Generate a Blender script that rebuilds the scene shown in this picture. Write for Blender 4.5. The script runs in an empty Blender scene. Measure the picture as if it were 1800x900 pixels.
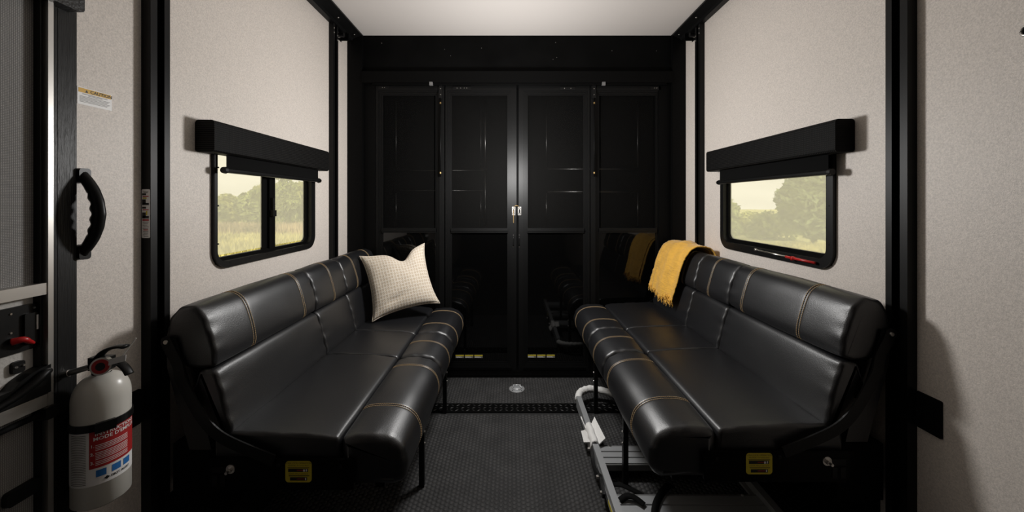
import bpy, bmesh, math, random
import numpy as np
from mathutils import Vector, Matrix, noise as mnoise

random.seed(7)
S = bpy.context.scene
COL = S.collection

# ------------------------------------------------------------------ camera
cam_d = bpy.data.cameras.new('camera')
cam_d.sensor_width = 36.0
cam_d.lens = 660.0 / 1800.0 * 36.0
cam_d.shift_x = 2.0 / 1800.0
cam_d.shift_y = -95.0 / 1800.0
cam_d.clip_start = 0.05
cam_d.clip_end = 400
cam = bpy.data.objects.new('camera', cam_d)
cam.location = (0, 0, 1.25)
cam.rotation_euler = (math.radians(90), 0, 0)
COL.objects.link(cam)
S.camera = cam

# ------------------------------------------------------------------ exposure
vs = S.view_settings
vs.view_transform = 'Standard'
vs.look = 'None'
vs.gamma = 1.0
vs.use_curve_mapping = False
vs.exposure = 0.0

# ------------------------------------------------------------------ sky
W = bpy.data.worlds.new('hazy_sky')
S.world = W
W.use_nodes = True
wn = W.node_tree
wn.nodes.clear()
w_out = wn.nodes.new('ShaderNodeOutputWorld')
w_bg = wn.nodes.new('ShaderNodeBackground')
w_tc = wn.nodes.new('ShaderNodeTexCoord')
w_map = wn.nodes.new('ShaderNodeMapping')
w_map.inputs['Scale'].default_value = (2.0, 2.0, 9.0)
w_no = wn.nodes.new('ShaderNodeTexNoise')
w_no.inputs['Scale'].default_value = 1.6
w_no.inputs['Detail'].default_value = 5
w_cr = wn.nodes.new('ShaderNodeValToRGB')
w_cr.color_ramp.elements[0].position = 0.35
w_cr.color_ramp.elements[0].color = (0.66, 0.62, 0.50, 1)
w_cr.color_ramp.elements[1].position = 0.65
w_cr.color_ramp.elements[1].color = (0.86, 0.81, 0.66, 1)
wn.links.new(w_tc.outputs['Generated'], w_map.inputs['Vector'])
wn.links.new(w_map.outputs['Vector'], w_no.inputs['Vector'])
wn.links.new(w_no.outputs['Fac'], w_cr.inputs['Fac'])
wn.links.new(w_cr.outputs['Color'], w_bg.inputs['Color'])
w_bg.inputs['Strength'].default_value = 1.30
wn.links.new(w_bg.outputs['Background'], w_out.inputs['Surface'])

# ------------------------------------------------------------------ the lamp burning in the middle of the room
def lamp(name, loc, watt, radius, col=(1, 0.985, 0.965)):
    d = bpy.data.lights.new(name, 'POINT')
    d.energy = watt
    d.shadow_soft_size = radius
    d.color = col
    o = bpy.data.objects.new(name, d)
    o.location = loc
    COL.objects.link(o)
    return o
lamp('room_lamp', (0.0, 2.12, 1.46), 47.0, 0.11)

# a low hazy sun along the length of the vehicle: it lights the meadow, not the room
sun_d = bpy.data.lights.new('hazy_sun', 'SUN')
sun_d.energy = 2.0
sun_d.angle = math.radians(8)
sun_d.color = (1.0, 0.93, 0.78)
sun = bpy.data.objects.new('hazy_sun', sun_d)
sun.location = (0, -20, 20)
sun.rotation_euler = (math.radians(55), 0, 0)
COL.objects.link(sun)

# ------------------------------------------------------------------ room measures
XL, XR = -1.16, 1.24        # side walls
YB = 2.70                   # face of the folding doors
YF = -3.2                   # end of the room behind the camera
ZC = 2.44                   # ceiling
MID = 0.06                  # middle line of the room

# ------------------------------------------------------------------ materials
MATS = {}
def mat(name, col, rough=0.5, metal=0.0, spec=0.5, bump=None, vary=None, coat=0.0, sheen=0.0, stretch=None):
    """bump=(scale, strength, distance); vary=(scale, amount)"""
    m = bpy.data.materials.new(name)
    m.use_nodes = True
    nt = m.node_tree
    b = nt.nodes['Principled BSDF']
    b.inputs['Base Color'].default_value = (*col, 1)
    b.inputs['Roughness'].default_value = rough
    b.inputs['Metallic'].default_value = metal
    b.inputs['Specular IOR Level'].default_value = spec
    b.inputs['Coat Weight'].default_value = coat
    if sheen:
        b.inputs['Sheen Weight'].default_value = sheen
    g = nt.nodes.new('ShaderNodeNewGeometry')
    mp = nt.nodes.new('ShaderNodeMapping')
    if stretch:
        mp.inputs['Scale'].default_value = stretch
    nt.links.new(g.outputs['Position'], mp.inputs['Vector'])
    if vary:
        n = nt.nodes.new('ShaderNodeTexNoise')
        n.inputs['Scale'].default_value = vary[0]
        n.inputs['Detail'].default_value = 4
        nt.links.new(mp.outputs['Vector'], n.inputs['Vector'])
        r = nt.nodes.new('ShaderNodeValToRGB')
        a = vary[1]
        r.color_ramp.elements[0].position = 0.3
        r.color_ramp.elements[1].position = 0.7
        r.color_ramp.elements[0].color = (*[max(0, c * (1 - a)) for c in col], 1)
        r.color_ramp.elements[1].color = (*[min(1, c * (1 + a)) for c in col], 1)
        nt.links.new(n.outputs['Fac'], r.inputs['Fac'])
        nt.links.new(r.outputs['Color'], b.inputs['Base Color'])
    if bump:
        n2 = nt.nodes.new('ShaderNodeTexNoise')
        n2.inputs['Scale'].default_value = bump[0]
        n2.inputs['Detail'].default_value = 3
        nt.links.new(mp.outputs['Vector'], n2.inputs['Vector'])
        bp = nt.nodes.new('ShaderNodeBump')
        bp.inputs['Strength'].default_value = bump[1]
        bp.inputs['Distance'].default_value = bump[2]
        nt.links.new(n2.outputs['Fac'], bp.inputs['Height'])
        nt.links.new(bp.outputs['Normal'], b.inputs['Normal'])
    MATS[name] = m
    return m

def weave_mat(name, col, scale, amount, rough=0.8, bump=0.3, axis_a='Y', axis_b='Z', spec=0.3):
    """a woven cloth: two crossed wave textures"""
    m = mat(name, col, rough, spec=spec)
    nt = m.node_tree
    b = nt.nodes['Principled BSDF']
    g = nt.nodes.new('ShaderNodeNewGeometry')
    waves = []
    for ax in (axis_a, axis_b):
        w = nt.nodes.new('ShaderNodeTexWave')
        w.bands_direction = ax
        w.inputs['Scale'].default_value = scale
        w.inputs['Distortion'].default_value = 0.6
        nt.links.new(g.outputs['Position'], w.inputs['Vector'])
        waves.append(w)
    mx = nt.nodes.new('ShaderNodeMath')
    mx.operation = 'MULTIPLY'
    nt.links.new(waves[0].outputs['Fac'], mx.inputs[0])
    nt.links.new(waves[1].outputs['Fac'], mx.inputs[1])
    r = nt.nodes.new('ShaderNodeValToRGB')
    r.color_ramp.elements[0].color = (*[c * (1 - amount) for c in col], 1)
    r.color_ramp.elements[1].color = (*[min(1, c * (1 + amount)) for c in col], 1)
    nt.links.new(mx.outputs[0], r.inputs['Fac'])
    nt.links.new(r.outputs['Color'], b.inputs['Base Color'])
    bp = nt.nodes.new('ShaderNodeBump')
    bp.inputs['Strength'].default_value = bump
    bp.inputs['Distance'].default_value = 0.001
    nt.links.new(mx.outputs[0], bp.inputs['Height'])
    nt.links.new(bp.outputs['Normal'], b.inputs['Normal'])
    return m

M_WALL = mat('linen_wallboard', (0.69, 0.63, 0.575), 0.46, spec=0.45, bump=(420, 0.35, 0.002), vary=(240, 0.15))
M_CEIL = mat('white_ceiling', (0.60, 0.56, 0.53), 0.7, spec=0.2)
M_RUBBER = mat('rubber_floor', (0.020, 0.020, 0.020), 0.7, spec=0.4, bump=(200, 0.3, 0.001))
M_STUD = mat('rubber_stud', (0.046, 0.045, 0.045), 0.62, spec=0.25, vary=(9, 0.25))
M_BLACK = mat('black_painted_metal', (0.003, 0.003, 0.003), 0.42, spec=0.08)
M_SATIN = mat('black_satin_metal', (0.004, 0.004, 0.004), 0.44, spec=0.22, bump=(500, 0.12, 0.001))
M_MATTE = mat('black_matte', (0.004, 0.004, 0.004), 0.8, spec=0.1)
M_HEADER = mat('black_header_panel', (0.0025, 0.0025, 0.0025), 0.62, spec=0.06, vary=(5, 0.4))
M_GLASSBLK = mat('black_glass', (0.0015, 0.0015, 0.0015), 0.04, spec=0.55)
M_LEATHER = mat('black_leather', (0.0065, 0.0067, 0.0080), 0.40, spec=0.80, bump=(330, 0.25, 0.002))
M_STITCH = mat('tan_thread', (0.42, 0.30, 0.17), 0.7, spec=0.2)
M_STEEL = mat('zinc_steel', (0.62, 0.60, 0.57), 0.28, metal=1.0)
M_ALU = mat('brushed_aluminium', (0.50, 0.51, 0.52), 0.42, metal=0.55, bump=(300, 0.15, 0.001), stretch=(1, 0.05, 1))
M_ALUDARK = mat('grooved_aluminium', (0.26, 0.26, 0.26), 0.45, metal=0.55)
M_SILVER = mat('champagne_aluminium', (0.56, 0.54, 0.51), 0.36, metal=0.85)
M_FOAM = mat('white_foam', (0.80, 0.79, 0.77), 0.75, spec=0.3, bump=(90, 0.5, 0.004))
M_WHITE = mat('white_paint', (0.62, 0.60, 0.55), 0.3, spec=0.5)
M_PAPER = mat('white_print', (0.84, 0.83, 0.82), 0.4, spec=0.5)
M_YELLOW = mat('yellow_print', (0.68, 0.40, 0.05), 0.5)
M_YELLOW2 = mat('bright_yellow_print', (0.62, 0.50, 0.03), 0.5)
M_RED = mat('red_print', (0.40, 0.02, 0.02), 0.45)
M_BLUE = mat('blue_print', (0.03, 0.17, 0.48), 0.45)
M_INK = mat('black_print', (0.01, 0.01, 0.01), 0.5)
M_GREYINK = mat('grey_print', (0.22, 0.21, 0.20), 0.5)
M_REDPL = mat('red_plastic', (0.45, 0.012, 0.012), 0.35)
M_BRASS = mat('brass', (0.30, 0.20, 0.08), 0.55, metal=0.8)
M_VALANCE = weave_mat('black_basket_vinyl', (0.011, 0.0105, 0.010), 40, 0.95, rough=0.6, bump=0.9, spec=0.10)
M_SHADE = weave_mat('black_shade_cloth', (0.007, 0.007, 0.007), 160, 0.5, rough=0.8, bump=0.4, spec=0.05)
M_GREYMESH = weave_mat('grey_shade_cloth', (0.30, 0.29, 0.28), 85, 0.45, rough=0.8, bump=0.5)
M_GRAIN = mat('black_grained_vinyl', (0.012, 0.012, 0.012), 0.45, bump=(160, 0.8, 0.003))
M_PLASTIC = mat('black_plastic', (0.006, 0.006, 0.006), 0.38, spec=0.25)
M_DOORWHITE = mat('pebbled_white_panel', (0.52, 0.50, 0.47), 0.5, bump=(190, 0.5, 0.002))
M_JAMB = mat('black_streaked_jamb', (0.010, 0.010, 0.010), 0.40, spec=0.3, bump=(60, 0.5, 0.002), stretch=(6, 6, 0.35))

# insect screen: a dark cloth one can faintly see through
M_SCREEN = bpy.data.materials.new('black_insect_screen')
M_SCREEN.use_nodes = True
nt = M_SCREEN.node_tree
b = nt.nodes['Principled BSDF']
b.inputs['Base Color'].default_value = (0.007, 0.0068, 0.0065, 1)
b.inputs['Roughness'].default_value = 0.8
b.inputs['Specular IOR Level'].default_value = 0.02
tr = nt.nodes.new('ShaderNodeBsdfTransparent')
mx = nt.nodes.new('ShaderNodeMixShader')
g = nt.nodes.new('ShaderNodeNewGeometry')
n = nt.nodes.new('ShaderNodeTexNoise')
n.inputs['Scale'].default_value = 450
nt.links.new(g.outputs['Position'], n.inputs['Vector'])
mr = nt.nodes.new('ShaderNodeMapRange')
mr.inputs['To Min'].default_value = 0.30
mr.inputs['To Max'].default_value = 0.75
nt.links.new(n.outputs['Fac'], mr.inputs['Value'])
nt.links.new(mr.outputs['Result'], mx.inputs['Fac'])
nt.links.new(b.outputs['BSDF'], mx.inputs[1])
nt.links.new(tr.outputs['BSDF'], mx.inputs[2])
nt.links.new(mx.outputs['Shader'], nt.nodes['Material Output'].inputs['Surface'])

# window pane: clear glass, the outdoor haze mixed in as a milky translucent share
M_PANE = bpy.data.materials.new('outdoor_haze_glass')
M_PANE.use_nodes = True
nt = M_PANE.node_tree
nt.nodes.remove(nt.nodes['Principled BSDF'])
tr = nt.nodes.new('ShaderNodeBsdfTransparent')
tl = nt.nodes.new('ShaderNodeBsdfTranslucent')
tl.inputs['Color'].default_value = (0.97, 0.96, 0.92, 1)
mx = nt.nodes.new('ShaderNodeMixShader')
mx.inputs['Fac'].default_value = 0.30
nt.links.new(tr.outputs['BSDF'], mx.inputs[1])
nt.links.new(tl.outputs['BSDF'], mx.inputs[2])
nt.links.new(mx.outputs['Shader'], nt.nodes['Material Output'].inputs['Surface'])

# ------------------------------------------------------------------ scene-graph helpers
WL = {}
def tag(o, label=None, cat=None, group=None, kind=None):
    if label: o['label'] = label
    if cat: o['category'] = cat
    if group: o['group'] = group
    if kind: o['kind'] = kind
    return o

def link_mesh(name, me, material, parent=None, smooth=False, bottom=False):
    """link a mesh whose vertices are in world space; its origin goes to its own centre (or base)"""
    n = len(me.vertices)
    co = np.empty(n * 3)
    me.vertices.foreach_get('co', co)
    co = co.reshape(-1, 3)
    lo, hi = co.min(0), co.max(0)
    c = (lo + hi) / 2
    if bottom: c[2] = lo[2]
    me.vertices.foreach_set('co', (co - c).ravel())
    if smooth:
        me.polygons.foreach_set('use_smooth', [True] * len(me.polygons))
    me.update()
    if material: me.materials.append(material)
    o = bpy.data.objects.new(name, me)
    COL.objects.link(o)
    cw = Vector(c)
    if parent is not None:
        o.parent = parent
        o.location = cw - WL[parent.name]
    else:
        o.location = cw
    WL[o.name] = cw
    return o

def build(name, bm, material, parent=None, smooth=False, bevel=0.0, seg=2, recalc=True):
    if bevel:
        es = [e for e in bm.edges if len(e.link_faces) == 2 and e.calc_face_angle(0) > 0.6]
        bmesh.ops.bevel(bm, geom=es, offset=bevel, segments=seg, affect='EDGES', profile=0.5, clamp_overlap=True)
    if recalc:
        bmesh.ops.recalc_face_normals(bm, faces=bm.faces)
    me = bpy.data.meshes.new(name)
    bm.to_mesh(me)
    bm.free()
    o = link_mesh(name, me, material, parent, smooth, parent is None)
    if smooth and bevel == 0:
        pass
    return o

def empty(name, loc):
    o = bpy.data.objects.new(name, None)
    o.empty_display_size = 0.1
    COL.objects.link(o)
    o.location = loc
    WL[o.name] = Vector(loc)
    return o

def thing(name, loc, label, cat, group=None):
    return tag(empty(name, loc), label, cat, group)

def struct(o, label, cat):
    return tag(o, label, cat, kind='structure')

# ------------------------------------------------------------------ shape helpers (all add to a bmesh)
def NB(): return bmesh.new()

def box(bm, x0, x1, y0, y1, z0, z1):
    v = [bm.verts.new(p) for p in ((x0, y0, z0), (x1, y0, z0), (x1, y1, z0), (x0, y1, z0),
                                   (x0, y0, z1), (x1, y0, z1), (x1, y1, z1), (x0, y1, z1))]
    for f in ((0, 3, 2, 1), (4, 5, 6, 7), (0, 1, 5, 4), (1, 2, 6, 5), (2, 3, 7, 6), (3, 0, 4, 7)):
        bm.faces.new([v[i] for i in f])
    return bm

def prism(bm, poly, d0, d1, mp):
    """poly of 2D points, extruded d0..d1 through the mapping mp(a, b, d)"""
    n = len(poly)
    A = [bm.verts.new(mp(a, b_, d0)) for a, b_ in poly]
    B = [bm.verts.new(mp(a, b_, d1)) for a, b_ in poly]
    bm.faces.new(A)
    bm.faces.new(B[::-1])
    for i in range(n):
        j = (i + 1) % n
        bm.faces.new((A[i], B[i], B[j], A[j]))
    return bm

def ring(bm, outer, inner, d0, d1, mp):
    n = len(outer)
    R = []
    for poly, d in ((outer, d0), (outer, d1), (inner, d1), (inner, d0)):
        R.append([bm.verts.new(mp(a, b_, d)) for a, b_ in poly])
    for k in range(4):
        P, Q = R[k], R[(k + 1) % 4]
        for i in range(n):
            j = (i + 1) % n
            bm.faces.new((P[i], P[j], Q[j], Q[i]))
    return bm

def rrect(a0, a1, b0, b1, r, seg=6):
    pts = []
    for (ca, cb, s) in ((a1 - r, b1 - r, 0), (a0 + r, b1 - r, 90), (a0 + r, b0 + r, 180), (a1 - r, b0 + r, 270)):
        for k in range(seg + 1):
            t = math.radians(s + 90 * k / seg)
            pts.append((ca + r * math.cos(t), cb + r * math.sin(t)))
    return pts

def rect(a0, a1, b0, b1):
    return [(a1, b1), (a0, b1), (a0, b0), (a1, b0)]

def cyl(bm, p0, p1, r0, r1=None, n=14, cap=True):
    r1 = r0 if r1 is None else r1
    p0, p1 = Vector(p0), Vector(p1)
    d = (p1 - p0).normalized()
    up = Vector((0, 0, 1)) if abs(d.z) < 0.9 else Vector((1, 0, 0))
    e1 = d.cross(up).normalized()
    e2 = d.cross(e1)
    A, B = [], []
    for k in range(n):
        t = 2 * math.pi * k / n
        q = math.cos(t) * e1 + math.sin(t) * e2
        A.append(bm.verts.new(p0 + q * r0))
        B.append(bm.verts.new(p1 + q * r1))
    for k in range(n):
        j = (k + 1) % n
        bm.faces.new((A[k], A[j], B[j], B[k]))
    if cap:
        bm.faces.new(A[::-1])
        bm.faces.new(B)
    return bm

def lathe(bm, prof, origin, axis='Z', n=28):
    """prof [(r, h)...] from the bottom to the top"""
    o = Vector(origin)
    rings = []
    for r, h in prof:
        row = []
        for k in range(n):
            t = 2 * math.pi * k / n
            c, s = r * math.cos(t), r * math.sin(t)
            p = {'Z': (c, s, h), 'Y': (c, h, s), 'X': (h, c, s)}[axis]
            row.append(bm.verts.new(o + Vector(p)))
        rings.append(row)
    for a, b_ in zip(rings[:-1], rings[1:]):
        for k in range(n):
            j = (k + 1) % n
            bm.faces.new((a[k], a[j], b_[j], b_[k]))
    bm.faces.new(rings[0][::-1])
    bm.faces.new(rings[-1])
    return bm

def smooth_path(pts, per=8, closed=False):
    P = [Vector(p) for p in pts]
    n = len(P)
    out = []
    rng = range(n) if closed else range(n - 1)
    for i in rng:
        if closed:
            p0, p1, p2, p3 = P[i - 1], P[i], P[(i + 1) % n], P[(i + 2) % n]
        else:
            p0, p1, p2, p3 = P[max(i - 1, 0)], P[i], P[i + 1], P[min(i + 2, n - 1)]
        for k in range(per):
            t = k / per
            out.append(0.5 * ((2 * p1) + (-p0 + p2) * t + (2 * p0 - 5 * p1 + 4 * p2 - p3) * t * t
                              + (-p0 + 3 * p1 - 3 * p2 + p3) * t ** 3))
    if not closed: out.append(P[-1])
    return out

def tube(bm, pts, r, n=10, rx=None, up=(0, 0, 1)):
    """round (or, with rx, flattened) tube along 3D points; r may be a function of 0..1"""
    P = [Vector(p) for p in pts]
    rows = []
    U = Vector(up)
    for i, p in enumerate(P):
        d = (P[min(i + 1, len(P) - 1)] - P[max(i - 1, 0)]).normalized()
        e1 = d.cross(U)
        if e1.length < 1e-4: e1 = d.cross(Vector((1, 0, 0)))
        e1.normalize()
        e2 = e1.cross(d)
        rr = r(i / (len(P) - 1)) if callable(r) else r
        ra = rx if rx is not None else rr
        rows.append([bm.verts.new(p + math.cos(2 * math.pi * k / n) * e1 * ra + math.sin(2 * math.pi * k / n) * e2 * rr) for k in range(n)])
    for a, b_ in zip(rows[:-1], rows[1:]):
        for k in range(n):
            j = (k + 1) % n
            bm.faces.new((a[k], a[j], b_[j], b_[k]))
    bm.faces.new(rows[0][::-1])
    bm.faces.new(rows[-1])
    return bm

def bar(bm, pts, w, t, side):
    """flat bar along pts: half width w within the plane, half thickness t along the vector side"""
    P = [Vector(p) for p in pts]
    sd = Vector(side).normalized()
    rows = []
    for i, p in enumerate(P):
        d = (P[min(i + 1, len(P) - 1)] - P[max(i - 1, 0)]).normalized()
        e = d.cross(sd).normalized()
        rows.append([bm.verts.new(p + e * w * a + sd * t * c) for a, c in ((1, 1), (-1, 1), (-1, -1), (1, -1))])
    for a, b_ in zip(rows[:-1], rows[1:]):
        for k in range(4):
            j = (k + 1) % 4
            bm.faces.new((a[k], a[j], b_[j], b_[k]))
    bm.faces.new(rows[0][::-1])
    bm.faces.new(rows[-1])
    return bm

mapL = lambda a, b_, d: (XL + d, a, b_)            # left wall: a = Y, b = Z, d = out of the wall
mapR = lambda a, b_, d: (XR - d, a, b_)
mapB = lambda a, b_, d: (a, YB - d, b_)            # folding doors: a = X, b = Z, d = towards the camera
def screw(bm, p, axis, r=0.006, h=0.003):
    q = Vector(p) + Vector(axis) * h
    return cyl(bm, p, q, r, r * 0.7, 10)

def text_mesh(body, size, mp, a, b_, d, dirn=1, align='LEFT', bold=0.0):
    """flat lettering as a mesh laid through mp at (a, b_) running along +a (dirn 1) or -a"""
    cu = bpy.data.curves.new('lettering', 'FONT')
    cu.body = body
    cu.size = size
    cu.align_x = align
    cu.offset = bold
    cu.resolution_u = 2
    o = bpy.data.objects.new('lettering', cu)
    COL.objects.link(o)
    dg = bpy.context.evaluated_depsgraph_get()
    me = bpy.data.meshes.new_from_object(o.evaluated_get(dg))
    bpy.data.objects.remove(o)
    bpy.data.curves.remove(cu)
    for v in me.vertices:
        v.co = Vector(mp(a + dirn * v.co.x, b_ + v.co.y, d))
    return me

# ================================================================== THE SHELL
# floor
bm = NB()
box(bm, XL - 0.06, XR + 0.06, YF, YB + 0.2, -0.06, 0.0)
floor = struct(build('floor', bm, M_RUBBER), 'black studded rubber floor between the two sofas', 'floor')

def coin_studs(x0, x1, y0, y1, d=0.0217, h=0.0016, seg=12):
    dx = d * math.sqrt(3) / 2
    cs = []
    i = 0
    x = x0
    while x < x1:
        y = y0 + (d / 2 if i % 2 else 0)
        while y < y1:
            cs.append((x, y))
            y += d
        x += dx
        i += 1
    cs = np.array(cs)
    t = np.arange(seg) * 2 * math.pi / seg
    r0, r1 = d * 0.46, d * 0.40
    base = np.concatenate([np.stack([r0 * np.cos(t), r0 * np.sin(t), np.zeros(seg)], 1),
                           np.stack([r1 * np.cos(t), r1 * np.sin(t), np.full(seg, h)], 1)])
    n = len(cs)
    V = base[None] + np.concatenate([cs, np.zeros((n, 1))], 1)[:, None, :]
    F = []
    loops, starts, tot = [], [], []
    unit = [[k, (k + 1) % seg, seg + (k + 1) % seg, seg + k] for k in range(seg)] + [[seg + k for k in range(seg)]]
    lens = [len(f) for f in unit]
    flat = np.array([i for f in unit for i in f])
    L = (flat[None] + (np.arange(n) * 2 * seg)[:, None]).ravel()
    me = bpy.data.meshes.new('rubber_studs')
    me.vertices.add(n * 2 * seg)
    me.vertices.foreach_set('co', V.ravel())
    me.loops.add(len(L))
    me.loops.foreach_set('vertex_index', L.astype(np.int32))
    me.polygons.add(n * len(unit))
    ls = np.tile(lens, n)
    me.polygons.foreach_set('loop_start', np.concatenate([[0], np.cumsum(ls)[:-1]]).astype(np.int32))
    me.update(calc_edges=True)
    me.validate()
    return me
tag(link_mesh('rubber_studs', coin_studs(-1.0, 1.2, 1.30, 2.205), M_STUD, floor), kind='stuff')
tag(link_mesh('rubber_studs', coin_studs(-0.95, 1.05, 2.335, 2.665), M_STUD, floor), kind='stuff')

# diamond-plate threshold strip
bm = NB()
box(bm, XL + 0.05, XR - 0.05, 2.222, 2.322, 0.0, 0.005)
strip = struct(build('trim_1', bm, M_BLACK), 'black diamond plate threshold strip across the floor', 'trim')
bm = NB()
k = 0
x = -0.95
while x < 1.05:
    for row, yy in enumerate((2.245, 2.272, 2.299)):
        a = math.radians(35 if (row + k) % 2 else -35)
        c, s = math.cos(a), math.sin(a)
        P = [(0.013, 0), (0, 0.0035), (-0.013, 0), (0, -0.0035)]
        base = [bm.verts.new((x + c * p - s * q, yy + s * p + c * q, 0.005)) for p, q in P]
        top = bm.verts.new((x, yy, 0.0085))
        for i in range(4): bm.faces.new((base[i], base[(i + 1) % 4], top))
    x += 0.033
    k += 1
tag(build('raised_lugs', bm, mat('highlight_lug', (0.035, 0.035, 0.035), 0.32, spec=0.6), strip), kind='stuff')  # lighter than the black plate: the lugs' highlights are put into their colour

# ceiling
bm = NB()
box(bm, XL - 0.06, XR + 0.06, YF, YB + 0.2, ZC, ZC + 0.05)
struct(build('ceiling', bm, M_CEIL), 'smooth white ceiling panel', 'ceiling')

# side walls, each with its window opening
WIN_Z0, WIN_Z1 = 0.985, 1.545
def side_wall(name, x_in, sgn, wy0, wy1, label):
    bm = NB()
    x0, x1 = (x_in - 0.03, x_in) if sgn < 0 else (x_in, x_in + 0.03)
    m = 0.018
    box(bm, x0, x1, YF, wy0 + m, 0, ZC)
    box(bm, x0, x1, wy1 - m, YB + 0.2, 0, ZC)
    box(bm, x0, x1, wy0 + m, wy1 - m, 0, WIN_Z0 + m)
    box(bm, x0, x1, wy0 + m, wy1 - m, WIN_Z1 - m, ZC)
    bmesh.ops.remove_doubles(bm, verts=bm.verts, dist=1e-5)
    return struct(build(name, bm, M_WALL), label, 'wall')
LW = (1.453, 2.200)
RW = (1.430, 2.200)
side_wall('wall_left', XL, -1, *LW, 'greige linen textured wall behind the sofa with the beige pillow')
side_wall('wall_right', XR, 1, *RW, 'greige linen textured wall behind the sofa with the yellow throw')
bm = NB()
box(bm, XL, XR, YF - 0.06, YF, 0, ZC)
struct(build('wall_front', bm, M_MATTE), 'dark wall at the end of the room behind the viewer', 'wall')

# black kick boards
for nm, x0, x1, lb in (('baseboard_left', XL, XL + 0.02, 'black kick board low on the wall under the pillow sofa'),
                       ('baseboard_right', XR - 0.02, XR, 'black kick board low on the wall under the throw sofa')):
    bm = NB()
    box(bm, x0, x1, 1.26, 2.38, 0.0, 0.26)
    struct(build(nm, bm, M_MATTE, bevel=0.003), lb, 'baseboard')

# ceiling coves
for nm, a0, a1, lb in (('trim_2', XL, -1.055, 'black cove trim along the ceiling above the pillow sofa'),
                       ('trim_3', 1.145, XR, 'black cove trim along the ceiling above the throw sofa')):
    bm = NB()
    z = ZC
    zz = 0.045
    if a0 == XL:
        poly = [(a0, z), (a0, z - zz), (a0 + 0.035, z - zz), (a0 + 0.045, z - zz + 0.012), (a1, z - 0.010), (a1, z)]
    else:
        poly = [(a1, z), (a1, z - zz), (a1 - 0.035, z - zz), (a1 - 0.045, z - zz + 0.012), (a0, z - 0.010), (a0, z)]
    prism(bm, poly, 0.4, 2.66, lambda a, b_, d: (a, d, b_))
    cv = struct(build(nm, bm, M_SATIN), lb, 'trim')
    bm = NB()
    for yy in (2.36, 2.60):
        xx = (a0 + 0.075) if a0 == XL else (a1 - 0.075)
        screw(bm, (xx, yy, z - 0.03), (0, 0, -1), 0.006, 0.004)
    build('screw', bm, M_STEEL, cv)

# ================================================================== REAR: corner posts, header, folding doors, ramp
for nm, x0, x1, lb in (('trim_4', XL, -1.055, 'black corner post beside the folding doors behind the pillow sofa'),
                       ('trim_5', 1.145, XR, 'black corner post beside the folding doors behind the throw sofa')):
    bm = NB()
    box(bm, x0, x1, 2.66, YB + 0.1, 0, ZC)
    box(bm, (x0 + 0.07 if x0 == XL else x0 - 0.085), (x1 + 0.085 if x0 == XL else x1 - 0.07), 2.69, YB + 0.1, 0, 2.14)
    struct(build(nm, bm, M_BLACK, bevel=0.002), lb, 'trim')
bm = NB()
box(bm, -1.055, 1.145, 2.685, YB + 0.1, 2.175, ZC)
hd = struct(build('trim_6', bm, M_HEADER, bevel=0.002), 'black header panel over the folding doors', 'trim')
bm = NB()
random.seed(3)
for k in range(9):
    screw(bm, (random.uniform(-0.95, 1.05), 2.685, random.uniform(2.26, 2.41)), (0, -1, 0), 0.0022, 0.001)
build('screw', bm, M_STEEL, hd)
bm = NB()
box(bm, -1.055, 1.145, 2.655, YB + 0.1, 2.095, 2.175)
box(bm, -0.985, 1.105, 2.665, YB + 0.06, 2.083, 2.095)
struct(build('trim_7', bm, M_BLACK, bevel=0.002), 'black door track beam under the header panel', 'trim')
bm = NB()
box(bm, -1.055, 1.145, 2.672, YB + 0.1, 0.0, 0.022)
box(bm, -1.055, 1.145, 2.684, YB + 0.1, 0.022, 0.034)
struct(build('trim_8', bm, M_BLACK, bevel=0.002), 'black door sill at the foot of the folding doors', 'trim')

# ramp door behind the screens, with raised mouldings
YR = 2.815
bm = NB()
box(bm, XL - 0.06, XR + 0.06, YR, YR + 0.05, 0, ZC)
ramp = struct(build('wall_back', bm, mat('ramp_skin', (0.004, 0.004, 0.004), 0.6, spec=0.1)), 'black ramp door seen faintly through the folding door screens', 'wall')
M_MOULD = mat('ramp_moulding', (0.35, 0.34, 0.33), 0.30, metal=1.0)
def rod_mould(p0, p1, r=0.009):
    bm = NB()
    cyl(bm, p0, p1, r, n=16)
    build('moulding', bm, M_MOULD, ramp, smooth=True)
ym = YR - 0.004
for z in (1.496, 1.326): rod_mould((0.276, ym, z), (0.95, ym, z), 0.008)
for z in (1.486, 1.336): rod_mould((-0.86, ym, z), (-0.200, ym, z), 0.003)
for (x, r) in ((-0.192, 0.009), (-0.225, 0.003), (0.266, 0.004), (0.95, 0.004), (-0.86, 0.004)):
    rod_mould((x, ym, 1.506), (x, ym, 2.0), r)
    rod_mould((x, ym, 1.07), (x, ym, 1.316), r)
rod_mould((-0.192, ym, 1.07), (-0.192, ym, 1.48), 0.009)

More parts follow.
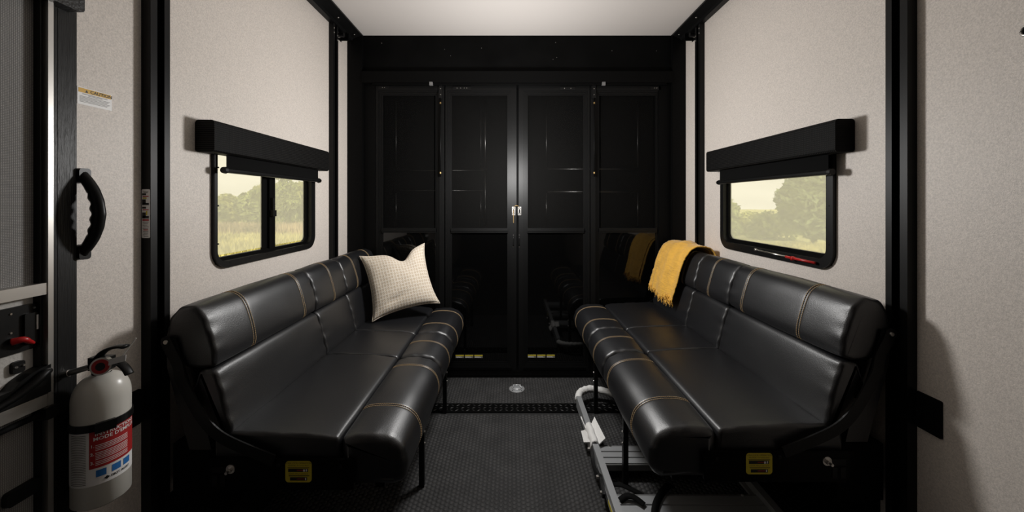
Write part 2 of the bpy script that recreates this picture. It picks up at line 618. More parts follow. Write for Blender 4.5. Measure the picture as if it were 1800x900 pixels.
# four folding doors
DZ0, DZ1 = 0.036, 2.083
def fold_door(name, x0, x1, label, flat_side):
    """flat_side: -1 the wide flat stile is on the left edge, 1 on the right"""
    r = struct(empty(name, ((x0 + x1) / 2, YB, DZ0)), label, 'door')
    # stepped frame: outer flat ring, then two thinner fluted rings
    fl, nar = 0.036, 0.014
    a0 = x0 + (fl if flat_side < 0 else nar)
    a1 = x1 - (fl if flat_side > 0 else nar)
    bm = NB()
    ring(bm, rect(x0, x1, DZ0, DZ1), rect(a0, a1, DZ0 + 0.03, DZ1 - 0.035), -0.03, 0.006, mapB)
    build('frame', bm, M_SATIN, r, bevel=0.0025)
    w = 0.0
    for k, dd in enumerate((0.0, -0.005, -0.010)):
        bm = NB()
        o_ = rect(a0 + w, a1 - w, DZ0 + 0.03 + w, DZ1 - 0.035 - w)
        w2 = w + 0.010
        i_ = rect(a0 + w2, a1 - w2, DZ0 + 0.03 + w2, DZ1 - 0.035 - w2)
        ring(bm, o_, i_, -0.03, dd, mapB)
        build('fluted_bead', bm, M_SATIN, r, bevel=0.0035, seg=3)
        w = w2
    b0, b1 = a0 + w, a1 - w
    z0, z1 = DZ0 + 0.03 + w, DZ1 - 0.035 - w
    bm = NB()
    box(bm, b0 - 0.005, b1 + 0.005, YB - 0.001, YB + 0.028, 1.028, 1.062)
    box(bm, b0 - 0.005, b1 + 0.005, YB - 0.006, YB + 0.02, 1.039, 1.051)
    build('mid_rail', bm, M_SATIN, r, bevel=0.002)
    bm = NB()
    box(bm, b0, b1, YB + 0.022, YB + 0.024, 1.05, z1)
    build('screen', bm, M_SCREEN, r)
    bm = NB()
    box(bm, b0, b1, YB + 0.016, YB + 0.022, z0, 1.04)
    build('glass_panel', bm, M_GLASSBLK, r)
    bm = NB()
    box(bm, x0 + 0.03, x1 - 0.03, YB - 0.010, YB - 0.006, DZ0 + 0.006, DZ0 + 0.022)
    build('kick_strip', bm, M_BLACK, r, bevel=0.001)
    return r, b0, b1, z0
dA = fold_door('door_2', -0.968, -0.478, 'outermost black folding screen door behind the beige pillow', 1)
dB = fold_door('door_3', -0.470, 0.040, 'black folding screen door with latch, meeting stile on its right edge', 1)
dC = fold_door('door_4', 0.056, 0.566, 'black folding screen door with latch, meeting stile on its left edge', -1)
dD = fold_door('door_5', 0.572, 1.090, 'outermost black folding screen door behind the yellow throw', -1)
# latches, pulls, labels on the two middle doors
for (r, xs) in ((dB[0], 0.020), (dC[0], 0.062)):
    bm = NB()
    box(bm, xs - 0.012, xs + 0.012, YB - 0.014, YB - 0.006, 1.155, 1.215)
    lt = build('latch', bm, M_STEEL, r, bevel=0.003)
    bm = NB()
    for q in (1.166, 1.204):
        for w in (-0.0065, 0.0065):
            screw(bm, (xs + w, YB - 0.014, q), (0, -1, 0), 0.003, 0.002)
    box(bm, xs - 0.004, xs + 0.004, YB - 0.02, YB - 0.014, 1.172, 1.198)
    build('keeper', bm, M_MATTE, lt)
    bm = NB()
    tube(bm, smooth_path([(xs - 0.002, YB - 0.006, 1.005), (xs - 0.002, YB - 0.018, 0.995), (xs - 0.002, YB - 0.018, 0.945), (xs - 0.002, YB - 0.006, 0.935)], 4), 0.0035, 8)
    build('pull', bm, M_SATIN, r, smooth=True)
    bm = NB()
    for q in (1.012, 0.928): screw(bm, (xs - 0.002, YB - 0.006, q), (0, -1, 0), 0.004, 0.002)
    build('screw', bm, M_STEEL, r)
bm = NB()
tube(bm, smooth_path([(0.020, YB - 0.02, 1.207), (0.030, YB - 0.024, 1.222), (0.050, YB - 0.024, 1.222), (0.062, YB - 0.02, 1.207)], 5), 0.0022, 8)
box(bm, 0.0175, 0.0205, YB - 0.022, YB - 0.020, 1.10, 1.19)
build('latch_hook', bm, M_BRASS, dB[0])
def door_label(r, x, z, lean):
    bm = NB()
    prism(bm, rect(x, x + 0.060, z, z + 0.022), -0.016, -0.0148, mapB)
    p = build('warning_label', bm, M_PAPER if False else M_GREYINK, r)
    bm = NB()
    prism(bm, rect(x, x + 0.060, z + 0.013, z + 0.022), -0.0148, -0.0142, mapB)
    build('yellow_band', bm, M_YELLOW2, p)
    bm = NB()
    for q in (0.0025, 0.0055, 0.0085):
        prism(bm, rect(x + 0.002, x + 0.05 - q, z + q, z + q + 0.0012), -0.0148, -0.0142, mapB)
    build('small_print', bm, M_PAPER, p)
for k in range(3):
    door_label(dB[0], -0.400 + k * 0.068, 0.122, 0)
    door_label(dC[0], 0.122 + k * 0.068, 0.124, 0)
# top hardware: guide brackets, pull rods and hinges
def rod_set(r, x, side, long):
    bm = NB()
    box(bm, x - 0.013, x + 0.013, YB - 0.016, YB - 0.006, 1.99, 2.092)
    p = build('guide_bracket', bm, M_PLASTIC, r, bevel=0.003)
    bm = NB()
    for q in (2.06, 2.018): screw(bm, (x, YB - 0.016, q), (0, -1, 0), 0.004, 0.003)
    build('screw', bm, M_STEEL, p)
    bm = NB()
    cyl(bm, (x + side * 0.05, YB - 0.03, 2.090), (x - side * 0.005, YB - 0.03, 2.090), 0.0025, n=8)
    build('guide_pin', bm, M_STEEL, p)
    bm = NB()
    box(bm, x + side * 0.062 - 0.012, x + side * 0.062 + 0.012, YB - 0.045, YB - 0.03, 2.076, 2.100)
    build('guide_block', bm, M_ALUDARK, p, bevel=0.002)
    bm = NB()
    cyl(bm, (x, YB - 0.020, 1.99), (x, YB - 0.020, 1.43), 0.0042, n=8)
    rd = build('pull_rod', bm, M_BLACK, r, smooth=True)
    bm = NB()
    for q in (1.95, 1.452): cyl(bm, (x, YB - 0.020, q), (x, YB - 0.020, q + 0.012), 0.006, n=8)
    build('brass_ferrule', bm, M_BRASS, rd)
rod_set(dA[0], -0.503, -1, True)
rod_set(dD[0], 0.5955, 1, True)
for r, xs, zc in ((dB[0], (-0.385, -0.36, -0.334, -0.316), 2.066), (dC[0], (0.385, 0.43), 2.064), (dD[0], (1.03, 1.045), 2.066), (dA[0], (-0.92, -0.905), 2.07)):
    bm = NB()
    box(bm, min(xs) - 0.03, max(xs) + 0.03, YB - 0.010, YB - 0.006, zc - 0.012, zc + 0.012)
    p = build('hinge_plate', bm, M_PLASTIC, r, bevel=0.002)
    bm = NB()
    for x in xs: screw(bm, (x, YB - 0.010, zc), (0, -1, 0), 0.0035, 0.003)
    build('screw', bm, M_STEEL, p)

# ================================================================== WINDOWS
def window(name, mp, wy, inx, label, slider, bn=0.045, bf=0.045, bb=0.058):
    y0, y1 = wy
    w = struct(empty(name, mp((y0 + y1) / 2, WIN_Z0, 0)), label, 'window')
    z0, z1 = WIN_Z0, WIN_Z1
    bm = NB()
    ring(bm, rrect(y0, y1, z0, z1, 0.072, 8), rrect(y0 + bn * 0.7, y1 - bf * 0.7, z0 + bb * 0.65, z1 - 0.034, 0.045, 8), -0.032, 0.014, mp)
    build('frame', bm, M_PLASTIC, w, bevel=0.004)
    bm = NB()
    ring(bm, rrect(y0 + bn * 0.6, y1 - bf * 0.6, z0 + bb * 0.55, z1 - 0.030, 0.048, 8), rrect(y0 + bn, y1 - bf, z0 + bb, z1 - 0.05, 0.032, 8), -0.026, -0.010, mp)
    build('glazing_bead', bm, M_BLACK, w, bevel=0.002)
    bm = NB()
    n = 6
    for k in range(n):
        a = y0 + 0.08 + (y1 - y0 - 0.16) * k / (n - 1)
        screw(bm, mp(a, z0 + 0.018, 0.014), (1 if mp is mapL else -1, 0, 0), 0.0035, 0.0012)
    for k in range(3):
        b_ = z0 + 0.1 + 0.15 * k
        for a in (y0 + 0.018, y1 - 0.018):
            screw(bm, mp(a, b_, 0.014), (1 if mp is mapL else -1, 0, 0), 0.0035, 0.0012)
    build('screw', bm, M_SATIN, w)
    if slider:
        m0, m1 = 1.778, 1.858
        for (a0, a1) in ((y0 + bn - 0.006, m0 + 0.03), (m1 - 0.03, y1 - bf + 0.006)):
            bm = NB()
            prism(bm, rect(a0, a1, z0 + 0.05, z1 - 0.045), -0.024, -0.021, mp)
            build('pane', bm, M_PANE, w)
        for (a0, a1, d1) in ((m0, m0 + 0.036, -0.016), (m0 + 0.036, m1, -0.006)):
            bm = NB()
            prism(bm, rect(a0, a1, z0 + 0.04, z1 - 0.04), -0.026, d1, mp)
            build('mullion', bm, M_BLACK, w, bevel=0.003)
        bm = NB()
        prism(bm, rect(m0 + 0.045, m0 + 0.060, 1.19, 1.27), -0.006, 0.006, mp)
        prism(bm, rect(m0 + 0.040, m0 + 0.066, 1.18, 1.21), -0.006, 0.010, mp)
        build('latch', bm, M_SATIN, w, bevel=0.003)
    else:
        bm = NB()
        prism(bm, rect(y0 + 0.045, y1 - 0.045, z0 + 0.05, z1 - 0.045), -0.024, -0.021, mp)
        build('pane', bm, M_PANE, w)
    return w
window('window_1', mapL, LW, 1, 'black framed sliding window above the sofa with the beige pillow', True, 0.022, 0.06, 0.042)
w2 = window('window_2', mapR, RW, -1, 'black framed single pane window above the sofa with the yellow throw', False)
bm = NB()
cyl(bm, (XR - 0.022, 1.86, 1.012), (XR - 0.024, 1.66, 1.008), 0.0035, n=8)
cyl(bm, (XR - 0.022, 1.875, 1.0125), (XR - 0.022, 1.86, 1.012), 0.006, n=8)
tag(build('latch_rod', bm, M_STEEL, w2, smooth=True), 'steel escape latch rod')
bm = NB()
cyl(bm, (XR - 0.024, 1.66, 1.008), (XR - 0.024, 1.50, 1.006), 0.0055, n=10)
cyl(bm, (XR - 0.014, 1.62, 1.007), (XR - 0.030, 1.62, 1.007), 0.009, n=10)
tag(build('latch_grip', bm, M_REDPL, w2, smooth=True), 'red latch grip')

# ------------------------------------------------------------------ roller shades under padded valances
def roller_shade(mp, y0, y1, f0, f1, zt, zb, hem, label):
    t = thing('roller_shade', mp((y0 + y1) / 2, hem, 0), label, 'window shade', 'roller shades over the two windows')
    bm = NB()
    prism(bm, rrect(0.001, 0.072, zb, zt, 0.012, 4), y0, y1, lambda a, b_, d: mp(d, b_, a))
    v = build('valance', bm, M_VALANCE, t, bevel=0.004)
    sgn = 1 if mp is mapL else -1
    bm = NB()
    box(bm, *sorted((mp(0, 0, 0.042)[0], mp(0, 0, 0.0435)[0])), f0, f1, hem, zb + 0.03)
    build('shade_cloth', bm, M_SHADE, t)
    bm = NB()
    tube(bm, [(mp(0, 0, 0.043)[0], f0 - 0.006, hem), (mp(0, 0, 0.043)[0], f1 + 0.006, hem)], 0.0105, 14)
    hb = build('hem_bar', bm, M_PLASTIC, t)
    for yy, s in ((f0 - 0.006, -1), (f1 + 0.006, 1)):
        bm = NB()
        cyl(bm, (mp(0, 0, 0.043)[0], yy, hem), (mp(0, 0, 0.043)[0], yy + s * 0.012, hem), 0.014, 0.012, 16)
        build('end_cap', bm, M_PLASTIC, hb)
    return t
roller_shade(mapL, 1.378, 2.245, 1.475, 2.175, 1.552, 1.434, 1.374, 'black roller shade with woven valance above the two pane window')
roller_shade(mapR, 1.352, 2.245, 1.415, 2.150, 1.550, 1.430, 1.362, 'black roller shade with woven valance above the single pane window')

# ------------------------------------------------------------------ bed lift tracks (upright C channels with a toothed rack)
def lift_track(mp, y0, label, h=ZC, sticker=False):
    w = 0.067
    P = 0.030
    t = thing('lift_track', mp(y0 + w / 2, 0, 0.015), label, 'track', 'upright bed lift tracks')
    bm = NB()
    poly = [(0, 0), (w, 0), (w, P), (w - 0.020, P), (w - 0.020, P - 0.004), (w - 0.004, P - 0.004), (w - 0.004, 0.005),
            (0.004, 0.005), (0.004, P - 0.004), (0.022, P - 0.004), (0.022, P), (0, P)]
    prism(bm, [(y0 + a, b_) for a, b_ in poly], 0.0, h - 0.045, lambda a, b_, d: mp(a, d, b_))
    build('channel', bm, M_SATIN, t)
    bm = NB()
    z = 0.05
    box(bm, *sorted((mp(0, 0, 0.005)[0], mp(0, 0, 0.012)[0])), y0 + 0.026, y0 + 0.042, 0.02, h - 0.06)
    while z < h - 0.08:
        box(bm, *sorted((mp(0, 0, 0.012)[0], mp(0, 0, 0.017)[0])), y0 + 0.026, y0 + 0.034, z, z + 0.008)
        z += 0.016
    tag(build('toothed_rack', bm, M_BLACK, t), kind='stuff')
    bm = NB()
    ax = (1 if mp is mapL else -1, 0, 0)
    for zz in (h - 0.075, h - 0.105):
        screw(bm, mp(y0 + 0.010, zz, P), ax, 0.0055, 0.003)
        screw(bm, mp(y0 + w - 0.010, zz - 0.03, P), ax, 0.0055, 0.003)
    for zz in (0.06, 0.09):
        screw(bm, mp(y0 + 0.010, zz, P), ax, 0.005, 0.003)
        screw(bm, mp(y0 + w - 0.010, zz, P), ax, 0.005, 0.003)
    build('bolt', bm, M_STEEL, t)
    return t
tL = lift_track(mapL, 1.178, 'upright black lift track beside the fire extinguisher, with a warning sticker')
lift_track(mapL, 2.392, 'upright black lift track by the folding doors behind the beige pillow')
lift_track(mapR, 1.146, 'upright black lift track beside the blank wall plate, near the throw sofa end')
lift_track(mapR, 2.402, 'upright black lift track by the folding doors behind the yellow throw')
# warning sticker on the face of the near left track
mapT = lambda a, b_, d: (a, 1.178 - d, b_)
bm = NB()
prism(bm, rrect(XL + 0.002, XL + 0.0285, 1.137, 1.290, 0.004, 3), 0.0, 0.0006, mapT)
st = tag(build('sticker', bm, M_PAPER, tL), 'white warning sticker with pictures and red print')
def rects(name, rs, m, parent, d0, d1, mp):
    bm = NB()
    for r in rs: prism(bm, rect(*r), d0, d1, mp)
    return build(name, bm, m, parent)
cx = XL + 0.015
rects('red_print', [(cx - 0.009, cx + 0.009, zz, zz + 0.003) for zz in (1.266, 1.224)] + [(cx - 0.010, cx + 0.010, 1.191, 1.196), (cx - 0.007, cx + 0.007, 1.161, 1.164)], M_RED, st, 0.0006, 0.001, mapT)
rects('yellow_mark', [(cx - 0.009, cx + 0.003, 1.260, 1.264), (cx + 0.001, cx + 0.005, 1.209, 1.222)], M_YELLOW2, st, 0.0006, 0.001, mapT)
rects('picture', [(cx - 0.011, cx, 1.243, 1.258), (cx - 0.011, cx + 0.010, 1.240, 1.247), (cx - 0.011, cx, 1.201, 1.217), (cx - 0.011, cx + 0.010, 1.198, 1.206),
                  (cx - 0.011, cx + 0.001, 1.271, 1.277), (cx - 0.011, cx + 0.001, 1.229, 1.235)], M_INK, st, 0.0006, 0.001, mapT)
rects('small_print', [(cx - 0.008, cx + 0.008, 1.281, 1.283), (cx - 0.006, cx + 0.006, 1.278, 1.280)] +
      [(cx - 0.009 + 0.002 * (k % 2), cx + 0.009 - 0.002 * (k % 3), 1.186 - 0.005 * k, 1.188 - 0.005 * k) for k in range(5)] +
      [(cx - 0.008 + 0.002 * (k % 2), cx + 0.008 - 0.001 * (k % 3), 1.156 - 0.005 * k, 1.158 - 0.005 * k) for k in range(4)], M_GREYINK, st, 0.0006, 0.001, mapT)
# winch brackets where the far tracks meet the ceiling cove
for mp, y0, lb in ((mapL, 2.50, 'small black lift bracket with bolts in the ceiling corner above the pillow'),
                   (mapR, 2.50, 'small black lift bracket with bolts in the ceiling corner above the throw')):
    s = 1 if mp is mapL else -1
    t = thing('lift_bracket', mp(y0 + 0.05, 2.30, 0), lb, 'bracket', 'lift brackets in the rear ceiling corners')
    bm = NB()
    box(bm, *sorted((mp(0, 0, 0.002)[0], mp(0, 0, 0.006)[0])), 2.462, 2.56, 2.34, 2.392)
    box(bm, *sorted((mp(0, 0, 0.006)[0], mp(0, 0, 0.06)[0])), 2.545, 2.555, 2.345, 2.392)
    build('plate', bm, M_BLACK, t, bevel=0.002)
    bm = NB()
    for yy, zz in ((2.49, 2.372), (2.51, 2.355), (2.53, 2.365)):
        screw(bm, mp(yy, zz, 0.006), (s, 0, 0), 0.008, 0.010)
    build('bolt', bm, M_STEEL, t)
    bm = NB()
    cyl(bm, mp(2.50, 2.362, 0.012), mp(2.50, 2.362, 0.05), 0.014, n=14)
    build('pulley', bm, M_SATIN, t)

# ================================================================== SOFAS
SY0, SY1 = 1.185, 2.645
DIV = [(SY0, 1.808), (1.808, 2.14), (2.14, SY1)]
STI = [(1.365, 1.70), (1.985,), (2.285, 2.55)]
P_BOLSTER = ([(.214, .480), (.207, .500), (.17, .511), (.11, .512), (.060, .502), (.022, .476), (.004, .436), (.003, .395), (.017, .362), (.045, .350)],
             [(.12, .350), (.21, .350)])
P_SEAT = ([(.615, .490), (.598, .515), (.53, .523), (.42, .521), (.31, .516), (.24, .509), (.221, .498), (.216, .478)],
          [(.216, .42), (.40, .41), (.61, .42)])
P_BACK = ([(.665, .712), (.632, .722), (.610, .716), (.597, .690), (.580, .63), (.565, .57), (.557, .525), (.566, .497)],
          [(.61, .49), (.66, .55), (.69, .64)])
P_HEAD = ([(.764, .775), (.767, .83), (.757, .880), (.732, .914), (.694, .924), (.662, .911), (.641, .882), (.624, .835), (.611, .785), (.607, .750), (.616, .728), (.650, .720)],
          [(.70, .722), (.745, .74)])

def profile(vis, rest, per=5):
    v = [(p.x, p.y) for p in (Vector((a, b_)) for a, b_ in [(q.x, q.y) for q in smooth_path([(a, b_, 0) for a, b_ in vis], per)])]
    return v + list(rest), len(v)

def cushion(name, prof, y0, y1, st, sx, x0, dz, parent, seed, r=0.018, puff=0.006, wr=0.0032):
    P, nvis = profile(*prof)
    n = len(P)
    area = sum(P[i][0] * P[(i + 1) % n][1] - P[(i + 1) % n][0] * P[i][1] for i in range(n))
    sg = 1 if area > 0 else -1
    N = []
    for i in range(n):
        a, c = P[i - 1], P[(i + 1) % n]
        t = Vector((c[0] - a[0], c[1] - a[1])).normalized()
        N.append((t.y * sg, -t.x * sg))
    arc = [0]
    for i in range(1, n):
        arc.append(arc[-1] + math.hypot(P[i][0] - P[i - 1][0], P[i][1] - P[i - 1][1]))
    def off(i, y):
        d = min(y - y0, y1 - y)
        ins = 0.0
        if d < r:
            q = 1 - d / r
            ins = -r * (1 - math.sqrt(max(0, 1 - q * q)))
        u = (y - y0) / (y1 - y0)
        o = ins + puff * (math.sin(math.pi * u) ** 0.5 - 0.6)
        if i < nvis:
            # gathered pleats running in from the ends
            ph = arc[i] * 120 + seed * 1.7
            w = math.sin(ph) * 0.6 + math.sin(ph * 0.43 + 1.3) * 0.6
            o += wr * w * math.exp(-max(0, d - 0.004) / 0.022) * min(1, d / 0.008)
            o += 0.0022 * mnoise.noise(Vector((arc[i] * 9, y * 7, seed * 3.1)))
        for s in st:
            o -= 0.0030 * math.exp(-((y - s) / 0.006) ** 2)
        return o
    def pos(i, y, ex=0.0):
        o = off(i, y) + ex
        return Vector((x0 + sx * (P[i][0] + N[i][0] * o), y, P[i][1] + N[i][1] * o + dz))
    ys = [y0 + r * (1 - math.cos(math.pi / 2 * k / 6)) for k in range(7)]
    ys += [y1 - (v - y0) for v in ys]
    k = int((y1 - y0) / 0.018)
    ys += [y0 + r + (y1 - y0 - 2 * r) * j / k for j in range(1, k)]
    for s in st:
        ys += [s + q for q in (-.014, -.009, -.005, -.0025, 0, .0025, .005, .009, .014)]
    ys = sorted(set(round(v, 5) for v in ys))
    bm = NB()
    rows = [[bm.verts.new(pos(i, y)) for i in range(n)] for y in ys]
    for a, b_ in zip(rows[:-1], rows[1:]):
        for i in range(n):
            j = (i + 1) % n
            bm.faces.new((a[i], a[j], b_[j], b_[i]))
    bm.faces.new(rows[0][::-1])
    bm.faces.new(rows[-1])
    o = build(name, bm, M_LEATHER, parent, smooth=True)
    # two rows of tan stitches over each seam
    for s in st:
        bm = NB()
        for dy in (-0.0058, 0.0058):
            y = s + dy
            pts = [pos(i, y, 0.0006) for i in range(nvis)]
            L = [0]
            for a, b_ in zip(pts[:-1], pts[1:]): L.append(L[-1] + (b_ - a).length)
            def at(q):
                for i in range(1, len(L)):
                    if L[i] >= q:
                        f = (q - L[i - 1]) / max(1e-9, L[i] - L[i - 1])
                        return pts[i - 1].lerp(pts[i], f)
                return pts[-1]
            q = 0.008
            while q < L[-1] - 0.012:
                bar(bm, [at(q), at(q + 0.0028), at(q + 0.0056)], 0.0011, 0.0011, (0, 1, 0))
                q += 0.0078
        tag(build('stitching', bm, M_STITCH, o), 'double row of tan stitches', kind='stuff')
    return o

def sofa(sx, x0, dz, label):
    t = thing('jackknife_sofa', (x0 + sx * 0.35, (SY0 + SY1) / 2, 0), label, 'sofa', 'facing black sofas')
    X = lambda u: x0 + sx * u
    def bx(name, u0, u1, y0, y1, z0, z1, m=M_BLACK, bevel=0.002, parent=None):
        bm = NB()
        a, c = sorted((X(u0), X(u1)))
        box(bm, a, c, y0, y1, z0, z1)
        return build(name, bm, m, parent or t, bevel=bevel)
    for k, ((a, c), st) in enumerate(zip(DIV, STI)):
        sd = k * 3 + (1 if sx > 0 else 11)
        cushion('front_bolster', P_BOLSTER, a, c, st, sx, x0, dz, t, sd, r=0.020 if k != 0 else 0.024)
        cushion('seat_cushion', P_SEAT, a, c, (), sx, x0, dz, t, sd + 20, r=0.012, puff=0.004, wr=0.002)
        cushion('back_cushion', P_BACK, a, c, (), sx, x0, dz, t, sd + 40, r=0.014)
        cushion('head_bolster', P_HEAD, a, c, st, sx, x0, dz, t, sd + 60, r=0.015)
    # back shell and seat pan
    bm = NB()
    prism(bm, [(X(.63), .46 + dz), (X(.70), .46 + dz), (X(.771), .72 + dz), (X(.772), .82 + dz), (X(.765), .852 + dz), (X(.74), .86 + dz), (X(.69), .72 + dz)],
          SY0 + 0.012, SY1 - 0.012, lambda a, b_, d: (a, d, b_))
    build('back_shell', bm, M_LEATHER, t, bevel=0.006)
    bx('seat_pan', 0.03, 0.66, SY0 + 0.012, SY1 - 0.012, 0.385 + dz, 0.43 + dz, M_MATTE)
    bx('rear_box', 0.62, 0.768, SY0 + 0.03, SY1 - 0.02, 0.285, 0.468, M_MATTE, 0.006)
    for zz in (0.335 + dz,):
        bx('frame_rail', 0.08, 0.11, SY0 + 0.02, SY1 - 0.02, zz, zz + 0.03)
        bx('frame_rail', 0.52, 0.55, SY0 + 0.02, SY1 - 0.02, zz, zz + 0.03)
    # near and far side plates
    for yy in (SY0 - 0.014, SY1 + 0.004):
        bm = NB()
        prism(bm, [(X(a), b_ + dz) for a, b_ in [(p, q) for p, q in rrect(0.165, 0.62, 0.352, 0.447, 0.012, 4)]], yy, yy + 0.006, lambda a, b_, d: (a, d, b_))
        sp = build('side_plate', bm, M_BLACK, t)
        if yy < 2:
            yf = yy
            bm = NB()
            for u, zz in ((0.205, 0.425), (0.40, 0.430)):
                cyl(bm, (X(u), yf, zz + dz), (X(u), yf - 0.004, zz + dz), 0.006, 0.005, 12)
            build('rivet', bm, M_SATIN, sp, smooth=False)
            bm = NB()
            cyl(bm, (X(0.548), yf, 0.418 + dz), (X(0.548), yf - 0.003, 0.418 + dz), 0.014, n=16)
            cyl(bm, (X(0.548), yf - 0.003, 0.418 + dz), (X(0.548), yf - 0.012, 0.418 + dz), 0.008, n=6)
            cyl(bm, (X(0.548), yf - 0.012, 0.418 + dz), (X(0.548), yf - 0.022, 0.418 + dz), 0.0045, n=8)
            build('bolt', bm, M_STEEL, sp)
            bm = NB()
            for a0, a1, b0, b1 in ((0.565, 0.607, 0.405, 0.424), (0.565, 0.580, 0.365, 0.398), (0.590, 0.607, 0.365, 0.398)):
                a, c = sorted((X(a0), X(a1)))
                box(bm, a, c, yf - 0.002, yf, b0 + dz, b1 + dz)
            build('slotted_boss', bm, M_SATIN, sp, bevel=0.001)
            # lock label
            lc = X(0.337)
            mpl = lambda a, b_, d: (a, yf - d, b_ + dz)
            bm = NB()
            prism(bm, rrect(lc - 0.041, lc + 0.041, 0.376, 0.442, 0.010, 4), 0.0, 0.0008, mpl)
            lab = tag(build('lock_label', bm, M_YELLOW2, sp), 'yellow sofa lock operation label')
            me = text_mesh('SOFA LOCK OPERATION', 0.0072, mpl, lc, 0.4335, 0.001, align='CENTER')
            me2 = text_mesh('RELEASE: To rotate back', 0.0062, mpl, lc, 0.4265, 0.001, align='CENTER')
            me3 = text_mesh('LOCK: When seat back', 0.0062, mpl, lc, 0.4010, 0.001, align='CENTER')
            for m_ in (me, me2, me3): link_mesh('lettering', m_, M_INK, sp)
            rects('small_print', [(lc - 0.034, lc + 0.034, 0.4205, 0.4225), (lc - 0.030, lc + 0.034, 0.3955, 0.3975)], M_INK, sp, 0.0008, 0.0012, mpl)
            rects('pictogram', [(lc - 0.032, lc + 0.030, 0.4085, 0.4185), (lc - 0.026, lc + 0.027, 0.382, 0.392)], M_INK, sp, 0.0008, 0.0012, mpl)
            rects('pictogram_arrow', [(lc - 0.005, lc + 0.016, 0.4127, 0.4147), (lc - 0.005, lc + 0.018, 0.386, 0.388)], M_RED, sp, 0.0012, 0.0015, mpl)
            rects('pictogram_mark', [(lc + 0.015, lc + 0.021, 0.4100, 0.4165), (lc + 0.024, lc + 0.027, 0.4105, 0.4175), (lc + 0.021, lc + 0.024, 0.3835, 0.3905)], M_PAPER, sp, 0.0012, 0.0016, mpl)
    # recline arms, one at each end
    for yy in (SY0 - 0.020, SY1 + 0.012):
        pts = [(.752, .812), (.738, .782), (.722, .752), (.710, .728), (.700, .700), (.672, .645), (.640, .590), (.605, .545), (.560, .512), (.49, .480), (.41, .448)]
        dep = [0.010, 0.010, 0.010, 0.006, 0, 0, 0, 0, 0, 0, 0]
        s = -1 if yy < 2 else 1
        bm = NB()
        path = [(X(u), yy + s * q * 0, z + dz) for (u, z), q in zip(pts, dep)]
        path = [(p[0], yy + s * (0.006 - q) - s * 0.006, p[2]) for p, q in zip(path, dep)]
        bar(bm, smooth_path(path, 3), 0.017, 0.0025, (0, 1, 0))
        cyl(bm, (X(.752), path[0][1] - 0.0025, .812 + dz), (X(.752), path[0][1] + 0.0025, .812 + dz), 0.0175, n=18)
        arm = build('recline_arm', bm, M_SATIN, t, bevel=0.0012)
        bm = NB()
        cyl(bm, (X(.752), path[0][1] + s * 0.0025, .812 + dz), (X(.752), path[0][1] + s * 0.006, .812 + dz), 0.007, 0.006, 14)
        build('pivot_pin', bm, M_STEEL, arm)
        bm = NB()
        prism(bm, [(X(a), b_ + dz) for a, b_ in ((.725, .825), (.745, .82), (.735, .77), (.70, .66), (.675, .60), (.655, .60), (.69, .70))], yy - s * 0.016, yy - s * 0.011, lambda a, b_, d: (a, d, b_))
        build('arm_plate', bm, M_BLACK, t, bevel=0.001)
    for yy in (1.652, 2.225):
        bm = NB()
        a, c = sorted((X(0.055), X(0.077)))
        box(bm, a, c, yy - 0.011, yy + 0.011, 0.0, 0.372 + dz)
        lg = build('leg', bm, M_SATIN, t, bevel=0.002)
        bm = NB()
        for zz in (0.24, 0.19):
            screw(bm, (X(0.0545), yy, zz), (-sx, 0, 0), 0.005, 0.003)
        build('bolt', bm, M_STEEL, lg)
    return t
sofa(-1, -0.325, 0.0, 'black leather sofa with tan stitching carrying the beige pillow')
sofa(1, 0.437, 0.025, 'black leather sofa with tan stitching and a yellow throw over its back')

# ================================================================== PILLOW
M_PILLOW = bpy.data.materials.new('beige_dotted_weave')
M_PILLOW.use_nodes = True
nt = M_PILLOW.node_tree
b = nt.nodes['Principled BSDF']
b.inputs['Roughness'].default_value = 0.9
b.inputs['Specular IOR Level'].default_value = 0.15
b.inputs['Sheen Weight'].default_value = 0.2
uv = nt.nodes.new('ShaderNodeUVMap')
mp_ = nt.nodes.new('ShaderNodeMapping')
mp_.inputs['Scale'].default_value = (22, 19, 1)
nt.links.new(uv.outputs['UV'], mp_.inputs['Vector'])
vo = nt.nodes.new('ShaderNodeTexVoronoi')
vo.inputs['Scale'].default_value = 1.0
vo.inputs['Randomness'].default_value = 0.12
vo.voronoi_dimensions = '2D'
nt.links.new(mp_.outputs['Vector'], vo.inputs['Vector'])
cr = nt.nodes.new('ShaderNodeValToRGB')
e = cr.color_ramp.elements
e[0].position, e[0].color = 0.10, (0.66, 0.58, 0.48, 1)
e[1].position, e[1].color = 0.60, (0.60, 0.53, 0.44, 1)
x_ = e.new(0.30); x_.color = (0.36, 0.27, 0.17, 1)
x_ = e.new(0.42); x_.color = (0.70, 0.64, 0.56, 1)
nt.links.new(vo.outputs['Distance'], cr.inputs['Fac'])
nt.links.new(cr.outputs['Color'], b.inputs['Base Color'])
bp = nt.nodes.new('ShaderNodeBump')
bp.inputs['Strength'].default_value = 0.6
bp.inputs['Distance'].default_value = 0.003
nt.links.new(vo.outputs['Distance'], bp.inputs['Height'])
nt.links.new(bp.outputs['Normal'], b.inputs['Normal'])

